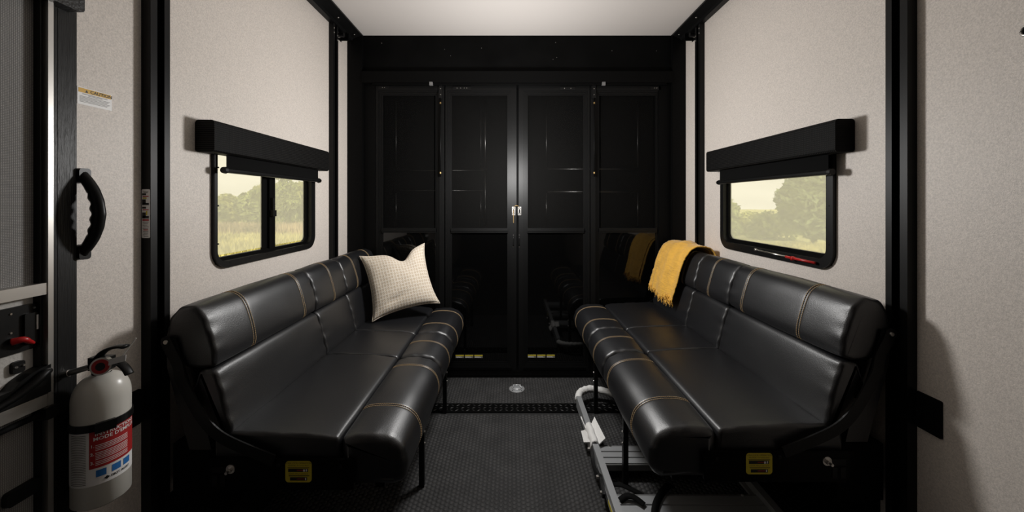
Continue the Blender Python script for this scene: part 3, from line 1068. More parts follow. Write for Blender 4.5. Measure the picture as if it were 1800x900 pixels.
def pillow():
    nrm = Vector((0.34, -0.82, 0.42)).normalized()
    e1 = Vector((0.93, 0.28, 0.225))
    e1 = (e1 - nrm * e1.dot(nrm)).normalized()
    e2 = nrm.cross(e1)
    c = Vector((-0.708, 2.400, 0.752))
    h = 0.199
    T = 0.070
    n = 44
    bm = NB()
    uvl = bm.loops.layers.uv.new('UVMap')
    def pt(s, t, side):
        x = s * (1 - 0.10 * (1 - t * t) * abs(s) ** 1.5)
        y = t * (1 - 0.09 * (1 - s * s) * abs(t) ** 1.5)
        # karate-chop dent in the top edge
        y -= 0.36 * math.exp(-((s - 0.20) / 0.30) ** 2) * max(0, (t + 0.3) / 1.3) ** 3
        th = T * (max(0, (1 - s * s)) * max(0, (1 - t * t))) ** 0.42
        th *= 1 - 0.30 * math.exp(-((s - 0.20) / 0.24) ** 2) * max(0, t) ** 1.5
        th += 0.006 * mnoise.noise(Vector((s * 2.3, t * 2.3, 4.0 + side))) * (1 - s ** 4) * (1 - t ** 4)
        # creases running from the bottom left corner
        q = (s + t) * 0.7
        th -= 0.010 * math.exp(-((t + 0.55 - 0.25 * s) / 0.10) ** 2) * math.exp(-((s + 0.35) / 0.35) ** 2)
        # ears at the corners
        ear = (abs(s) * abs(t)) ** 6
        x *= 1 + 0.05 * ear
        y *= 1 + 0.05 * ear
        return c + e1 * (x * h) + e2 * (y * h) + nrm * (th * side)
    G = {}
    for side in (1, -1):
        for i in range(n + 1):
            for j in range(n + 1):
                s, t = -1 + 2 * i / n, -1 + 2 * j / n
                edge = i in (0, n) or j in (0, n)
                if side == -1 and edge:
                    G[side, i, j] = G[1, i, j]
                else:
                    G[side, i, j] = bm.verts.new(pt(s, t, side))
        for i in range(n):
            for j in range(n):
                q = ((i, j), (i + 1, j), (i + 1, j + 1), (i, j + 1))
                if side < 0: q = q[::-1]
                f = bm.faces.new([G[side, a, b_] for a, b_ in q])
                for l, (a, b_) in zip(f.loops, q): l[uvl].uv = (a / n, b_ / n)
    root = thing('throw_pillow', (c.x, c.y, 0.53), 'square beige woven pillow leaning in the sofa corner', 'pillow')
    build('cover', bm, M_PILLOW, root, smooth=True)
    # knife-edge seam
    bm = NB()
    loop = [pt(-1 + 2 * k / 30, -1, 1) for k in range(30)] + [pt(1, -1 + 2 * k / 30, 1) for k in range(30)] + \
           [pt(1 - 2 * k / 30, 1, 1) for k in range(30)] + [pt(-1, 1 - 2 * k / 30, 1) for k in range(31)]
    tube(bm, loop, 0.0028, 6, up=nrm)
    build('seam', bm, mat('beige_seam', (0.58, 0.51, 0.42), 0.9, spec=0.15), root, smooth=True)
pillow()

# ================================================================== YELLOW THROW
def throw():
    root = thing('throw_blanket', (1.06, 2.42, 0.60), 'mustard yellow gauze throw with fringe draped over the sofa back', 'blanket')
    m = mat('mustard_gauze', (0.74, 0.41, 0.065), 0.9, spec=0.1, sheen=0.3, vary=(14, 0.12))
    nt = m.node_tree
    b = nt.nodes['Principled BSDF']
    g = nt.nodes.new('ShaderNodeNewGeometry')
    mp = nt.nodes.new('ShaderNodeMapping')
    mp.inputs['Scale'].default_value = (12, 14, 95)
    n = nt.nodes.new('ShaderNodeTexNoise')
    n.inputs['Scale'].default_value = 1.2
    n.inputs['Detail'].default_value = 4
    nt.links.new(g.outputs['Position'], mp.inputs['Vector'])
    nt.links.new(mp.outputs['Vector'], n.inputs['Vector'])
    bp = nt.nodes.new('ShaderNodeBump')
    bp.inputs['Strength'].default_value = 0.8
    bp.inputs['Distance'].default_value = 0.008
    nt.links.new(n.outputs['Fac'], bp.inputs['Height'])
    nt.links.new(bp.outputs['Normal'], b.inputs['Normal'])
    dz = 0.025
    x0 = 0.437
    path = [(.768, .72), (.771, .82), (.768, .90), (.745, .938), (.695, .949), (.650, .938), (.615, .895), (.590, .83), (.572, .76), (.553, .69), (.540, .63)]
    P = [(p.x, p.y) for p in smooth_path([(a, b_, 0) for a, b_ in path], 7)]
    nP = len(P)
    def layer(ya_top, yb_top, ya_bot, yb_bot, lift, seed, cut=1.0):
        bm = NB()
        nj = 46
        rows = []
        last = int((nP - 1) * cut)
        for i in range(last + 1):
            f = i / (nP - 1)
            ff = max(0, (f - 0.45) / 0.55)
            row = []
            for j in range(nj + 1):
                q = j / nj
                ya = ya_top + (ya_bot - ya_top) * ff
                yb = yb_top + (yb_bot - yb_top) * ff
                y = ya + (yb - ya) * q
                a, c = P[max(i - 1, 0)], P[min(i + 1, nP - 1)]
                t = Vector((c[0] - a[0], c[1] - a[1])).normalized()
                nx, nz = t.y, -t.x
                # soft folds running down the cloth, deeper towards the hem
                o = lift + 0.010 * ff * math.sin(q * 9 + seed) + 0.006 * mnoise.noise(Vector((q * 5, f * 4, seed)))
                o += 0.0045 * mnoise.noise(Vector((q * 6 + f * 3, f * 55, seed + 9)))
                o += 0.016 * math.exp(-((q - 0.55) / 0.14) ** 2) * math.exp(-((f - 0.38) / 0.13) ** 2)
                if nz < 0 or nx > 0: nx, nz = -abs(nx) if f > .45 else nx, nz
                u = P[i][0] + (-abs(t.y) if f > 0.4 else abs(t.y)) * o
                z = P[i][1] + abs(t.x) * o + dz
                z += 0.012 * ff * math.sin(q * 5 + seed)
                row.append(bm.verts.new((x0 + u, y, z)))
            rows.append(row)
        for a, b_ in zip(rows[:-1], rows[1:]):
            for j in range(nj): bm.faces.new((a[j], a[j + 1], b_[j + 1], b_[j]))
        hem = [v.co.copy() for v in rows[-1]]
        o = build('cloth', bm, m, root, smooth=True)
        sol = o.modifiers.new('thickness', 'SOLIDIFY')
        sol.thickness = 0.006
        sol.offset = 0
        bm = NB()
        random.seed(seed)
        for k in range(95):
            f = k / 94 * (len(hem) - 1)
            p = hem[int(f)].lerp(hem[min(int(f) + 1, len(hem) - 1)], f - int(f))
            L = random.uniform(0.022, 0.042)
            d1 = Vector((random.uniform(-.012, .006), random.uniform(-.012, .012), -L * 0.5))
            d2 = d1 + Vector((random.uniform(-.010, .010), random.uniform(-.012, .012), -L * 0.5))
            tube(bm, [p + Vector((0, 0, 0.006)), p + d1, p + d2], lambda s: 0.0030 - 0.0014 * s, 5)
        tag(build('fringe', bm, m, root, smooth=True), kind='stuff')
    layer(2.225, 2.600, 2.255, 2.575, 0.010, 3)
    layer(2.26, 2.625, 2.30, 2.632, 0.003, 5, 0.97)
throw()

# ================================================================== ALUMINIUM LADDER ON THE FLOOR
def ladder():
    t = thing('bunk_ladder', (0.70, 1.75, 0), 'silver aluminium ladder with foam padding lying on the floor under the sofa', 'ladder')
    xa, xb = 0.405, 1.005
    y0, y1 = 0.95, 2.24
    zb, zt = 0.030, 0.092
    for x in (xa, xb):
        bm = NB()
        box(bm, x - 0.014, x + 0.014, y0, y1, zb, zt)
        rl = build('side_rail', bm, M_ALU, t, bevel=0.004)
        bm = NB()
        s = -1 if x == xa else -1
        box(bm, x - 0.0155, x - 0.0135, y0, 1.70, zb + 0.012, zt - 0.030)
        build('rail_groove', bm, M_ALUDARK, rl)
        bm = NB()
        box(bm, x - 0.0165, x - 0.0155, 1.40, 1.50, zb + 0.016, zt - 0.032)
        tag(build('rail_label', bm, M_YELLOW2 if x == xa else M_INK, rl), 'small label on the rail')
    # rounded hoop joining the rails at the far end
    pts = [(xa, y1 - 0.02, 0.062), (xa + 0.003, y1 + 0.03, 0.066), (xa + 0.03, y1 + 0.085, 0.074), (xa + 0.10, y1 + 0.115, 0.078), (xa + 0.19, y1 + 0.095, 0.070),
           (xa + 0.27, y1 + 0.065, 0.060), (xb - 0.20, y1 + 0.06, 0.056), (xb - 0.06, y1 + 0.055, 0.056), (xb - 0.005, y1 + 0.02, 0.058), (xb, y1 - 0.02, 0.062)]
    path = smooth_path(pts, 8)
    bm = NB()
    tube(bm, path, 0.0125, 12)
    hoop = build('hoop', bm, M_ALU, t, smooth=True)
    bm = NB()
    seg = path[6:38]
    tube(bm, seg, lambda s: 0.021 + 0.0022 * math.sin(s * 60) * (1 if 0.25 < s < 0.75 else 0.2), 14)
    tag(build('foam_sleeve', bm, M_FOAM, hoop, smooth=True), 'white foam sleeve round the hoop')
    # foam sheet wrapped round the near rail, its flaps standing out
    bm = NB()
    prof = [(-0.020, 0.030), (-0.021, 0.075), (-0.014, 0.100), (0.0, 0.106), (0.014, 0.100), (0.022, 0.075), (0.030, 0.050)]
    rows = []
    ys = [1.800 + 0.155 * k / 12 for k in range(13)]
    for y in ys:
        rows.append([bm.verts.new((xa + a + 0.002 * math.sin(y * 90), y, b_ + 0.003 * mnoise.noise(Vector((a * 60, y * 30, 1))))) for a, b_ in prof])
    for a, b_ in zip(rows[:-1], rows[1:]):
        for k in range(len(prof) - 1): bm.faces.new((a[k], a[k + 1], b_[k + 1], b_[k]))
    fs = build('foam_wrap', bm, M_FOAM, t, smooth=True)
    md = fs.modifiers.new('thickness', 'SOLIDIFY'); md.thickness = 0.006
    for nm, P in (('foam_flap', [(xa + 0.020, 1.80, 0.085), (xa + 0.056, 1.825, 0.098), (xa + 0.040, 1.99, 0.108), (xa + 0.016, 1.955, 0.092)]),
                  ('foam_flap', [(xa - 0.020, 1.83, 0.080), (xa - 0.044, 1.86, 0.060), (xa - 0.040, 1.955, 0.058), (xa - 0.018, 1.93, 0.080)]),
                  ('foam_flap', [(xa - 0.022, 1.93, 0.085), (xa - 0.034, 1.96, 0.110), (xa - 0.036, 1.99, 0.112), (xa - 0.024, 1.955, 0.085)])):
        bm = NB()
        bm.faces.new([bm.verts.new(p) for p in P])
        o = build(nm, bm, M_FOAM, t)
        md = o.modifiers.new('thickness', 'SOLIDIFY'); md.thickness = 0.005
    # wide ribbed treads
    for (ya, yb) in ((1.690, 1.825), (1.365, 1.520), (1.00, 1.135)):
        bm = NB()
        box(bm, xa + 0.014, xb - 0.014, ya, yb, 0.040, 0.066)
        td = build('tread', bm, M_ALUDARK, t, bevel=0.004)
        n = 3
        for k in range(n):
            a = ya + 0.006 + (yb - ya - 0.012) * k / n
            c = ya + 0.006 + (yb - ya - 0.012) * (k + 1) / n - 0.008
            bm = NB()
            box(bm, xa + 0.016, xb - 0.016, a, c, 0.064, 0.071)
            build('tread_rib', bm, M_ALU, td, bevel=0.0025)
        bm = NB()
        for xx in (xa + 0.075, xb - 0.075):
            screw(bm, (xx, yb - 0.012, 0.071), (0, 0, 1), 0.006, 0.005)
        build('screw', bm, M_STEEL, td)
    # black folding hinge on the outside of the near rail
    bm = NB()
    P = [(xa - 0.020, 1.79, 0.072), (xa - 0.027, 1.74, 0.052), (xa - 0.027, 1.68, 0.048), (xa - 0.024, 1.63, 0.060), (xa - 0.022, 1.60, 0.072), (xa - 0.024, 1.57, 0.062), (xa - 0.026, 1.53, 0.050)]
    bar(bm, smooth_path(P, 5), 0.012, 0.006, (1, 0, 0))
    hg = build('hinge', bm, M_PLASTIC, t, bevel=0.002)
    bm = NB()
    for yy, zz in ((1.795, 0.070), (1.615, 0.068), (1.545, 0.054)):
        cyl(bm, (xa - 0.028, yy, zz), (xa - 0.038, yy, zz), 0.008, 0.006, 10)
    build('hinge_bolt', bm, M_STEEL, hg)
    return t
ladder()

# black webbing straps lying over the ladder
def strap(pts, w, label):
    bm = NB()
    P = smooth_path(pts, 8)
    rows = []
    for i, p in enumerate(P):
        d = (P[min(i + 1, len(P) - 1)] - P[max(i - 1, 0)]).normalized()
        s = d.cross(Vector((0.25, -0.3, 0.9))).normalized()
        rows.append((p + s * w, p - s * w))
    V = [(bm.verts.new(a), bm.verts.new(b_)) for a, b_ in rows]
    for a, b_ in zip(V[:-1], V[1:]): bm.faces.new((a[0], a[1], b_[1], b_[0]))
    o = build('webbing_strap', bm, M_MATTE, None, smooth=True)
    md = o.modifiers.new('thickness', 'SOLIDIFY'); md.thickness = 0.002
    tag(o, label, 'strap', 'black straps on the ladder')
strap([(0.70, 1.66, 0.004), (0.685, 1.60, 0.045), (0.645, 1.545, 0.080), (0.60, 1.50, 0.083), (0.555, 1.44, 0.083), (0.52, 1.36, 0.080), (0.50, 1.28, 0.080)], 0.013, 'longer black webbing strap hanging down over the nearer ladder tread')
strap([(0.428, 1.585, 0.055), (0.46, 1.575, 0.062), (0.50, 1.555, 0.058), (0.535, 1.54, 0.050)], 0.010, 'short black webbing strap end beside the ladder rail')
strap([(0.428, 1.475, 0.076), (0.46, 1.485, 0.086), (0.49, 1.475, 0.086), (0.515, 1.45, 0.080)], 0.012, 'small black webbing loop lying on the nearer ladder tread')

# ================================================================== FLOOR TIE-DOWN
def tie_down():
    M_STEEL = mat('bright_zinc', (0.62, 0.63, 0.64), 0.30, metal=0.55)
    c = Vector((0.040, 2.510, 0.0))
    t = thing('tie_down_ring', c, 'recessed steel tie down ring in the floor before the doors', 'tie-down')
    bm = NB()
    lathe(bm, [(0.052, 0.0), (0.052, 0.003), (0.048, 0.0045), (0.036, 0.004), (0.030, 0.0025), (0.0, 0.002)][:5], c, n=28)
    build('flange', bm, M_STEEL, t, smooth=False)
    bm = NB()
    P = [c + Vector((0.030 * math.cos(a), 0.020 * math.sin(a), 0.007 + 0.010 * max(0, math.sin(a)))) for a in [2 * math.pi * k / 24 for k in range(25)]]
    tube(bm, P, 0.0042, 8)
    build('ring', bm, M_STEEL, t, smooth=True)
    bm = NB()
    box(bm, c.x - 0.026, c.x + 0.026, c.y + 0.012, c.y + 0.024, 0.003, 0.020)
    build('ring_strap', bm, M_STEEL, t, bevel=0.003)
    bm = NB()
    for a in range(4):
        q = math.pi / 4 + a * math.pi / 2
        screw(bm, (c.x + 0.043 * math.cos(q), c.y + 0.043 * math.sin(q), 0.0042), (0, 0, 1), 0.004, 0.002)
    build('screw', bm, M_SATIN, t)
tie_down()

# ================================================================== WALL PLATES, STICKER, HOOK
def wall_plate(mp, y0, y1, z0, z1, label):
    t = thing('wall_plate', mp((y0 + y1) / 2, z0, 0), label, 'wall plate', 'black wall plates')
    bm = NB()
    prism(bm, rrect(y0, y1, z0, z1, 0.004, 3), 0.0, 0.006, mp)
    build('cover', bm, M_MATTE, t, bevel=0.0015)
    bm = NB()
    prism(bm, rrect(y0 + 0.018, y1 - 0.018, z0 + 0.018, z1 - 0.018, 0.004, 3), 0.006, 0.0075, mp)
    build('insert', bm, M_MATTE, t)
wall_plate(mapR, 1.077, 1.1455, 0.568, 0.676, 'black wall plate in the shadow beside the throw sofa')
wall_plate(mapL, 1.085, 1.172, 0.560, 0.668, 'black wall plate partly hidden behind the fire extinguisher')

bm = NB()
prism(bm, rect(1.004, 1.091, 1.514, 1.5605), 0.0, 0.0006, mapL)
cs = tag(build('caution_sticker', bm, M_PAPER), 'white caution sticker with yellow band on the wall above the grab handle', 'sticker')
rects('yellow_band', [(1.0065, 1.0885, 1.5465, 1.5585)], M_YELLOW, cs, 0.0006, 0.001, mapL)
link_mesh('lettering', text_mesh('CAUTION', 0.0125, mapL, 1.0345, 1.5483, 0.0013, bold=0.0002), M_INK, cs)
bm = NB()
prism(bm, [(1.0225, 1.5482), (1.0295, 1.5482), (1.0260, 1.5555)], 0.001, 0.0013, mapL)
build('warning_triangle', bm, M_INK, cs)
rects('small_print', [(1.016, 1.079, 1.5425, 1.5440), (1.030, 1.066, 1.5397, 1.5410)] +
      [(1.0095, 1.086 - 0.004 * (k % 3), 1.5360 - 0.0030 * k, 1.5372 - 0.0030 * k) for k in range(6)], M_GREYINK, cs, 0.0006, 0.001, mapL)

t = thing('wall_hook', (XR - 0.01, 0.897, 1.64), 'small black ring hook high on the throw side wall', 'hook')
bm = NB()
cyl(bm, (XR, 0.897, 1.662), (XR - 0.006, 0.897, 1.662), 0.012, n=18)
build('base', bm, M_PLASTIC, t)
bm = NB()
tube(bm, [(XR - 0.010, 0.897 + 0.009 * math.cos(a), 1.660 + 0.011 * math.sin(a)) for a in [2 * math.pi * k / 20 for k in range(21)]], 0.0025, 8, up=(1, 0, 0))
build('ring', bm, M_STEEL, t, smooth=True)

# ================================================================== ENTRY SCREEN DOOR (left edge)
D0, D1 = 0.30, 0.9415
door = struct(empty('door_1', mapL((D0 + D1) / 2, 0.05, 0)), 'entry screen door with silver frame at the left edge', 'door')
bm = NB()
prism(bm, rect(0.917, 0.928, 0.05, 2.05), 0.0, 0.030, mapL)
build('silver_stile', bm, M_SILVER, door, bevel=0.002)
bm = NB()
prism(bm, rect(D0, D0 + 0.012, 0.05, 2.05), 0.0, 0.030, mapL)
build('silver_stile', bm, M_SILVER, door, bevel=0.002)
bm = NB()
for a0, a1, dd in ((0.909, 0.912, 0.020), (0.913, 0.917, 0.016), (0.929, 0.934, 0.022), (0.936, 0.940, 0.018)):
    prism(bm, rect(a0, a1, 0.05, 2.05), 0.0, dd, mapL)
build('gasket', bm, M_PLASTIC, door)
for z0, z1 in ((1.025, 1.053), (0.752, 0.782)):
    bm = NB()
    prism(bm, rect(D0, 0.917, z0, z1), 0.0, 0.028, mapL)
    build('cross_bar', bm, M_SILVER, door, bevel=0.002)
for z0, z1 in ((1.053, 2.03), (0.06, 0.752)):
    bm = NB()
    prism(bm, rect(D0 + 0.01, 0.919, z0, z1), 0.001, 0.004, mapL)
    build('screen', bm, M_GREYMESH, door)
bm = NB()
prism(bm, rect(D0 + 0.01, 0.930, 0.782, 1.025), 0.0, 0.003, mapL)
build('latch_panel', bm, M_DOORWHITE, door)
bm = NB()
prism(bm, rrect(0.70, 0.914, 0.898, 1.006, 0.012, 4), 0.003, 0.010, mapL)
lb = build('lock_box', bm, M_PLASTIC, door, bevel=0.002)
bm = NB()
prism(bm, rrect(0.884, 0.909, 0.912, 0.985, 0.003, 3), 0.010, 0.016, mapL)
build('lock_cover', bm, M_PLASTIC, lb, bevel=0.0015)
bm = NB()
prism(bm, rect(0.9055, 0.9105, 0.943, 0.978), 0.016, 0.0165, mapL)
build('serial_label', bm, M_PAPER, lb)
bm = NB()
for a, b_ in ((0.863, 0.992), (0.863, 0.948), (0.906, 0.995), (0.906, 0.918)):
    screw(bm, mapL(a, b_, 0.010), (1, 0, 0), 0.003, 0.002)
build('screw', bm, M_STEEL, lb)
bm = NB()
tube(bm, smooth_path([mapL(0.862, 0.928, 0.014), mapL(0.873, 0.930, 0.026), mapL(0.884, 0.922, 0.026), mapL(0.895, 0.914, 0.022)], 5), lambda s: 0.0085 - 0.005 * s, 10)
tag(build('release_lever', bm, M_REDPL, lb, smooth=True), 'red release lever')
bm = NB()
prism(bm, rrect(0.866, 0.888, 0.850, 0.878, 0.006, 4), 0.003, 0.012, mapL)
sk = build('striker', bm, M_PLASTIC, door, bevel=0.002)
bm = NB()
for a in (0.871, 0.884): screw(bm, mapL(a, 0.866, 0.012), (1, 0, 0), 0.003, 0.003)
build('screw', bm, M_STEEL, sk)
bm = NB()
prism(bm, [(0.70, 0.785), (0.922, 0.785), (0.922, 0.853), (0.905, 0.851), (0.885, 0.846), (0.865, 0.836), (0.85, 0.822), (0.70, 0.815)], 0.003, 0.031, mapL)
hp = build('latch_plate', bm, M_PLASTIC, door, bevel=0.002)
bm = NB()
tube(bm, smooth_path([mapL(0.80, 0.79, 0.033), mapL(0.85, 0.806, 0.036), mapL(0.883, 0.824, 0.040), mapL(0.905, 0.838, 0.038), mapL(0.918, 0.838, 0.033)], 6), lambda s: 0.006 + 0.004 * math.sin(3.14 * s), 10)
build('latch_handle', bm, M_SATIN, hp, smooth=True)
bm = NB()
tube(bm, [mapL(0.40, 0.735, 0.020), mapL(0.918, 0.735, 0.020)], 0.007, 10)
pb = build('push_bar', bm, M_PLASTIC, door, smooth=True)
bm = NB()
prism(bm, rrect(0.905, 0.930, 0.722, 0.752, 0.005, 3), 0.004, 0.040, mapL)
build('bar_end', bm, M_PLASTIC, pb, bevel=0.002)
bm = NB()
prism(bm, rrect(0.85, 0.912, 0.552, 0.585, 0.008, 3), 0.006, 0.020, mapL)
build('lower_latch', bm, M_PLASTIC, door, bevel=0.003)

bm = NB()
prism(bm, rect(0.9430, 0.9455, 0.0, 2.2), 0.0, 0.014, mapL)
prism(bm, rect(0.9470, 0.9505, 0.0, 2.2), 0.0, 0.012, mapL)
prism(bm, rect(0.952, 0.993, 0.0, 2.2), 0.0, 0.012, mapL)
struct(build('trim_9', bm, M_JAMB, bevel=0.0015), 'black jamb of the entry door beside the grab handle', 'trim')

# padded header above the door
t = thing('door_valance', (XL + 0.03, 0.85, 1.76), 'black grained vinyl valance corner above the entry door', 'valance')
bm = NB()
prism(bm, rrect(0.62, 0.982, 1.742, 1.90, 0.010, 4), 0.013, 0.046, mapL)
build('padded_board', bm, M_GRAIN, t, bevel=0.005)

# grab handle with finger grooves
t = thing('grab_handle', mapL(1.005, 1.098, 0), 'black curved grab handle with finger grooves beside the entry door', 'handle')
bm = NB()
out, inn = [], []
N_ = 40
for k in range(N_ + 1):
    q = -1 + 2 * k / N_
    out.append((0.012 + 0.050 * (1 - abs(q) ** 2.4) + 0.010 * (1 - abs(q)), 1.218 + 0.121 * q))
    qi = q
    din = 0.012 + 0.026 * max(0, 1 - abs(qi) ** 2.4)
    if abs(q) < 0.62: din += 0.0032 * math.cos(q * math.pi * 4.0 / 0.62)
    inn.append((din, 1.218 + 0.084 * q))
poly = out + inn[::-1]
A, B = [], []
yc = 1.006
def sect(d, z, yo): return bm.verts.new((XL + d, yc + yo, z))
rows = []
for (a, b_) in zip(out, inn):
    ca, cb = (a[0] + b_[0]) / 2, (a[1] + b_[1]) / 2
    ra, rb = (a[0] - b_[0]) / 2, (a[1] - b_[1]) / 2
    rows.append([bm.verts.new((XL + ca + ra * math.cos(t_), yc + 0.0125 * math.sin(t_), cb + rb * math.cos(t_))) for t_ in [2 * math.pi * j / 16 for j in range(16)]])
for a, b_ in zip(rows[:-1], rows[1:]):
    for j in range(16):
        j2 = (j + 1) % 16
        bm.faces.new((a[j], a[j2], b_[j2], b_[j]))
bm.faces.new(rows[0][::-1]); bm.faces.new(rows[-1])
build('grip', bm, M_PLASTIC, t, smooth=True)
for zc in (1.116, 1.320):
    bm = NB()
    prism(bm, rrect(yc - 0.014, yc + 0.014, zc - 0.020, zc + 0.020, 0.008, 4), 0.0, 0.020, mapL)
    build('foot', bm, M_PLASTIC, t, bevel=0.003)

# ================================================================== FIRE EXTINGUISHER
def extinguisher():
    c = Vector((-1.073, 0.985, 0.0))
    R = 0.0555
    zb, zt = 0.478, 0.800
    t = thing('fire_extinguisher', (c.x, c.y, zb), 'white fire extinguisher with red instruction label strapped to the wall', 'extinguisher')
    bm = NB()
    pr = [(0.030, zb + 0.004), (R - 0.006, zb), (R, zb + 0.006), (R, zt - 0.060)]
    for k in range(1, 8):
        a = math.pi / 2 * k / 8
        pr.append((0.018 + (R - 0.018) * math.cos(a), zt - 0.060 + 0.060 * math.sin(a)))
    pr.append((0.017, zt + 0.004))
    lathe(bm, pr, (c.x, c.y, 0), n=40)
    build('cylinder', bm, M_WHITE, t, smooth=True)
    # a label is wrapped round the can: s = metres along the surface, 0 facing the camera
    view = math.atan2(-c.y, -c.x)
    def wrap(s, z, d):
        a = view + s / (R + 0.0005)
        return (c.x + (R + 0.0005 + d) * math.cos(a), c.y + (R + 0.0005 + d) * math.sin(a), z)
    def patch(name, s0, s1, z0, z1, m, parent, d=0.0, n=16):
        bm = NB()
        rows = []
        for k in range(n + 1):
            s = s0 + (s1 - s0) * k / n
            rows.append((bm.verts.new(wrap(s, z0, d)), bm.verts.new(wrap(s, z1, d))))
        for a, b_ in zip(rows[:-1], rows[1:]): bm.faces.new((a[0], b_[0], b_[1], a[1]))
        return build(name, bm, m, parent, smooth=True)
    lab = patch('label', -0.085, 0.078, 0.540, 0.676, M_PAPER, t)
    patch('red_panel', -0.022, 0.078, 0.583, 0.676, M_RED, lab, 0.0004)
    for s0 in (-0.010, 0.018, 0.042):
        patch('pictogram', s0, s0 + 0.018, 0.560, 0.577, M_BLUE, lab, 0.0004, 4)
    def wtext(body, size, s, z, m):
        me = text_mesh(body, size, lambda a, b_, d: wrap(a, b_, d), s, z, 0.0008, bold=0.0002)
        link_mesh('lettering', me, m, lab)
    wtext('INSTRUCTIONS', 0.0120, -0.012, 0.6635, M_PAPER)
    wtext("MODE D'EMPLOI", 0.0120, -0.015, 0.6520, M_PAPER)
    for k, z in enumerate((0.636, 0.616, 0.594)):
        wtext('%d.' % (k + 1), 0.010, -0.020, z, M_PAPER)
    wtext('FIRST ALERT', 0.0075, 0.016, 0.5490, M_INK)
    bm = NB()
    for z in (0.639, 0.635, 0.631, 0.627, 0.620, 0.616, 0.612, 0.608, 0.604, 0.598, 0.594, 0.590):
        rows = [(wrap(s, z, 0.0008), wrap(s, z + 0.0014, 0.0008)) for s in [-0.011 + 0.008 * k for k in range(9)]]
        V = [(bm.verts.new(a), bm.verts.new(b_)) for a, b_ in rows]
        for a, b_ in zip(V[:-1], V[1:]): bm.faces.new((a[0], b_[0], b_[1], a[1]))
    build('small_print', bm, M_PAPER, lab)
    bm = NB()
    for k in range(30):
        z = 0.668 - 0.0042 * k
        rows = [(wrap(s, z, 0.0006), wrap(s, z + 0.0016, 0.0006)) for s in [-0.064 + 0.0072 * j for j in range(6)]]
        V = [(bm.verts.new(a), bm.verts.new(b_)) for a, b_ in rows]
        for a, b_ in zip(V[:-1], V[1:]): bm.faces.new((a[0], b_[0], b_[1], a[1]))
    build('small_print', bm, M_GREYINK, lab)
    bm = NB()
    prism(bm, [(0.004, 0.5515), (0.009, 0.5560), (0.014, 0.5515), (0.009, 0.5470)], 0.0004, 0.0008, wrap)
    build('emblem', bm, M_INK, lab)
    # mounting strap
    bm = NB()
    rows = []
    for k in range(49):
        s = -0.17 + 0.34 * k / 48
        rows.append([bm.verts.new(wrap(s, z, d)) for z, d in ((0.676, 0.0), (0.676, 0.003), (0.694, 0.003), (0.694, 0.0))])
    for a, b_ in zip(rows[:-1], rows[1:]):
        for k in range(4):
            j = (k + 1) % 4
            bm.faces.new((a[k], a[j], b_[j], b_[k]))
    sp = build('mounting_strap', bm, M_PLASTIC, t)
    bm = NB()
    prism(bm, rect(-0.010, 0.022, 0.673, 0.697), 0.003, 0.012, wrap)
    build('buckle', bm, M_PLASTIC, sp, bevel=0.003)
    # valve, gauge, nozzle, levers
    bm = NB()
    cyl(bm, (c.x, c.y, zt), (c.x, c.y, zt + 0.014), 0.019, n=18)
    box(bm, c.x - 0.024, c.x + 0.024, c.y - 0.012, c.y + 0.012, zt + 0.012, zt + 0.045)
    vb = build('valve', bm, M_SATIN, t, bevel=0.003)
    bm = NB()
    cyl(bm, (c.x - 0.020, c.y - 0.010, zt + 0.022), (c.x - 0.062, c.y - 0.020, zt + 0.010), 0.0075, n=14)
    cyl(bm, (c.x - 0.062, c.y - 0.020, zt + 0.010), (c.x - 0.078, c.y - 0.024, zt + 0.006), 0.0088, n=14)
    build('nozzle', bm, M_STEEL, vb, smooth=False)
    bm = NB()
    g0 = Vector((c.x + 0.020, c.y - 0.014, zt + 0.028))
    gd = Vector((0.35, -1, 0.1)).normalized()
    cyl(bm, g0, g0 + gd * 0.012, 0.022, n=24)
    gg = build('gauge', bm, M_STEEL, vb)
    bm = NB()
    cyl(bm, g0 + gd * 0.012, g0 + gd * 0.0128, 0.018, n=24)
    build('gauge_dial', bm, M_RED, gg)
    bm = NB()
    cyl(bm, g0 + gd * 0.0128, g0 + gd * 0.0134, 0.010, n=20)
    build('gauge_face', bm, M_INK, gg)
    for nm, P in (('carry_lever', [(c.x - 0.012, c.y, zt + 0.040), (c.x + 0.015, c.y - 0.006, zt + 0.062), (c.x + 0.05, c.y - 0.012, zt + 0.075), (c.x + 0.078, c.y - 0.016, zt + 0.077)]),
                  ('squeeze_lever', [(c.x + 0.022, c.y, zt + 0.032), (c.x + 0.05, c.y - 0.006, zt + 0.032), (c.x + 0.072, c.y - 0.010, zt + 0.020), (c.x + 0.085, c.y - 0.012, zt + 0.004)])):
        bm = NB()
        tube(bm, smooth_path(P, 6), 0.0048, 10, rx=0.011)
        build(nm, bm, M_PLASTIC, vb, smooth=True)
    bm = NB()
    P = [(c.x + 0.040, c.y - 0.022, zt + 0.030), (c.x + 0.088, c.y - 0.026, zt + 0.044), (c.x + 0.090, c.y - 0.026, zt + 0.060), (c.x + 0.042, c.y - 0.022, zt + 0.046)]
    bm.faces.new([bm.verts.new(p) for p in P])
    tg = build('inspection_tag', bm, M_PAPER, vb)
    md = tg.modifiers.new('thickness', 'SOLIDIFY'); md.thickness = 0.001
    bm = NB()
    cyl(bm, (c.x + 0.082, c.y - 0.026, zt + 0.058), (c.x + 0.110, c.y - 0.020, zt + 0.100), 0.0011, n=6)
    build('tag_tie', bm, M_PAPER, tg)
    # bracket holding the can off the wall
    bm = NB()
    box(bm, XL, XL + 0.010, c.y - 0.022, c.y + 0.022, 0.60, 0.76)
    box(bm, XL + 0.006, c.x - 0.045, c.y - 0.016, c.y + 0.016, 0.676, 0.694)
    build('wall_bracket', bm, M_PLASTIC, t, bevel=0.002)
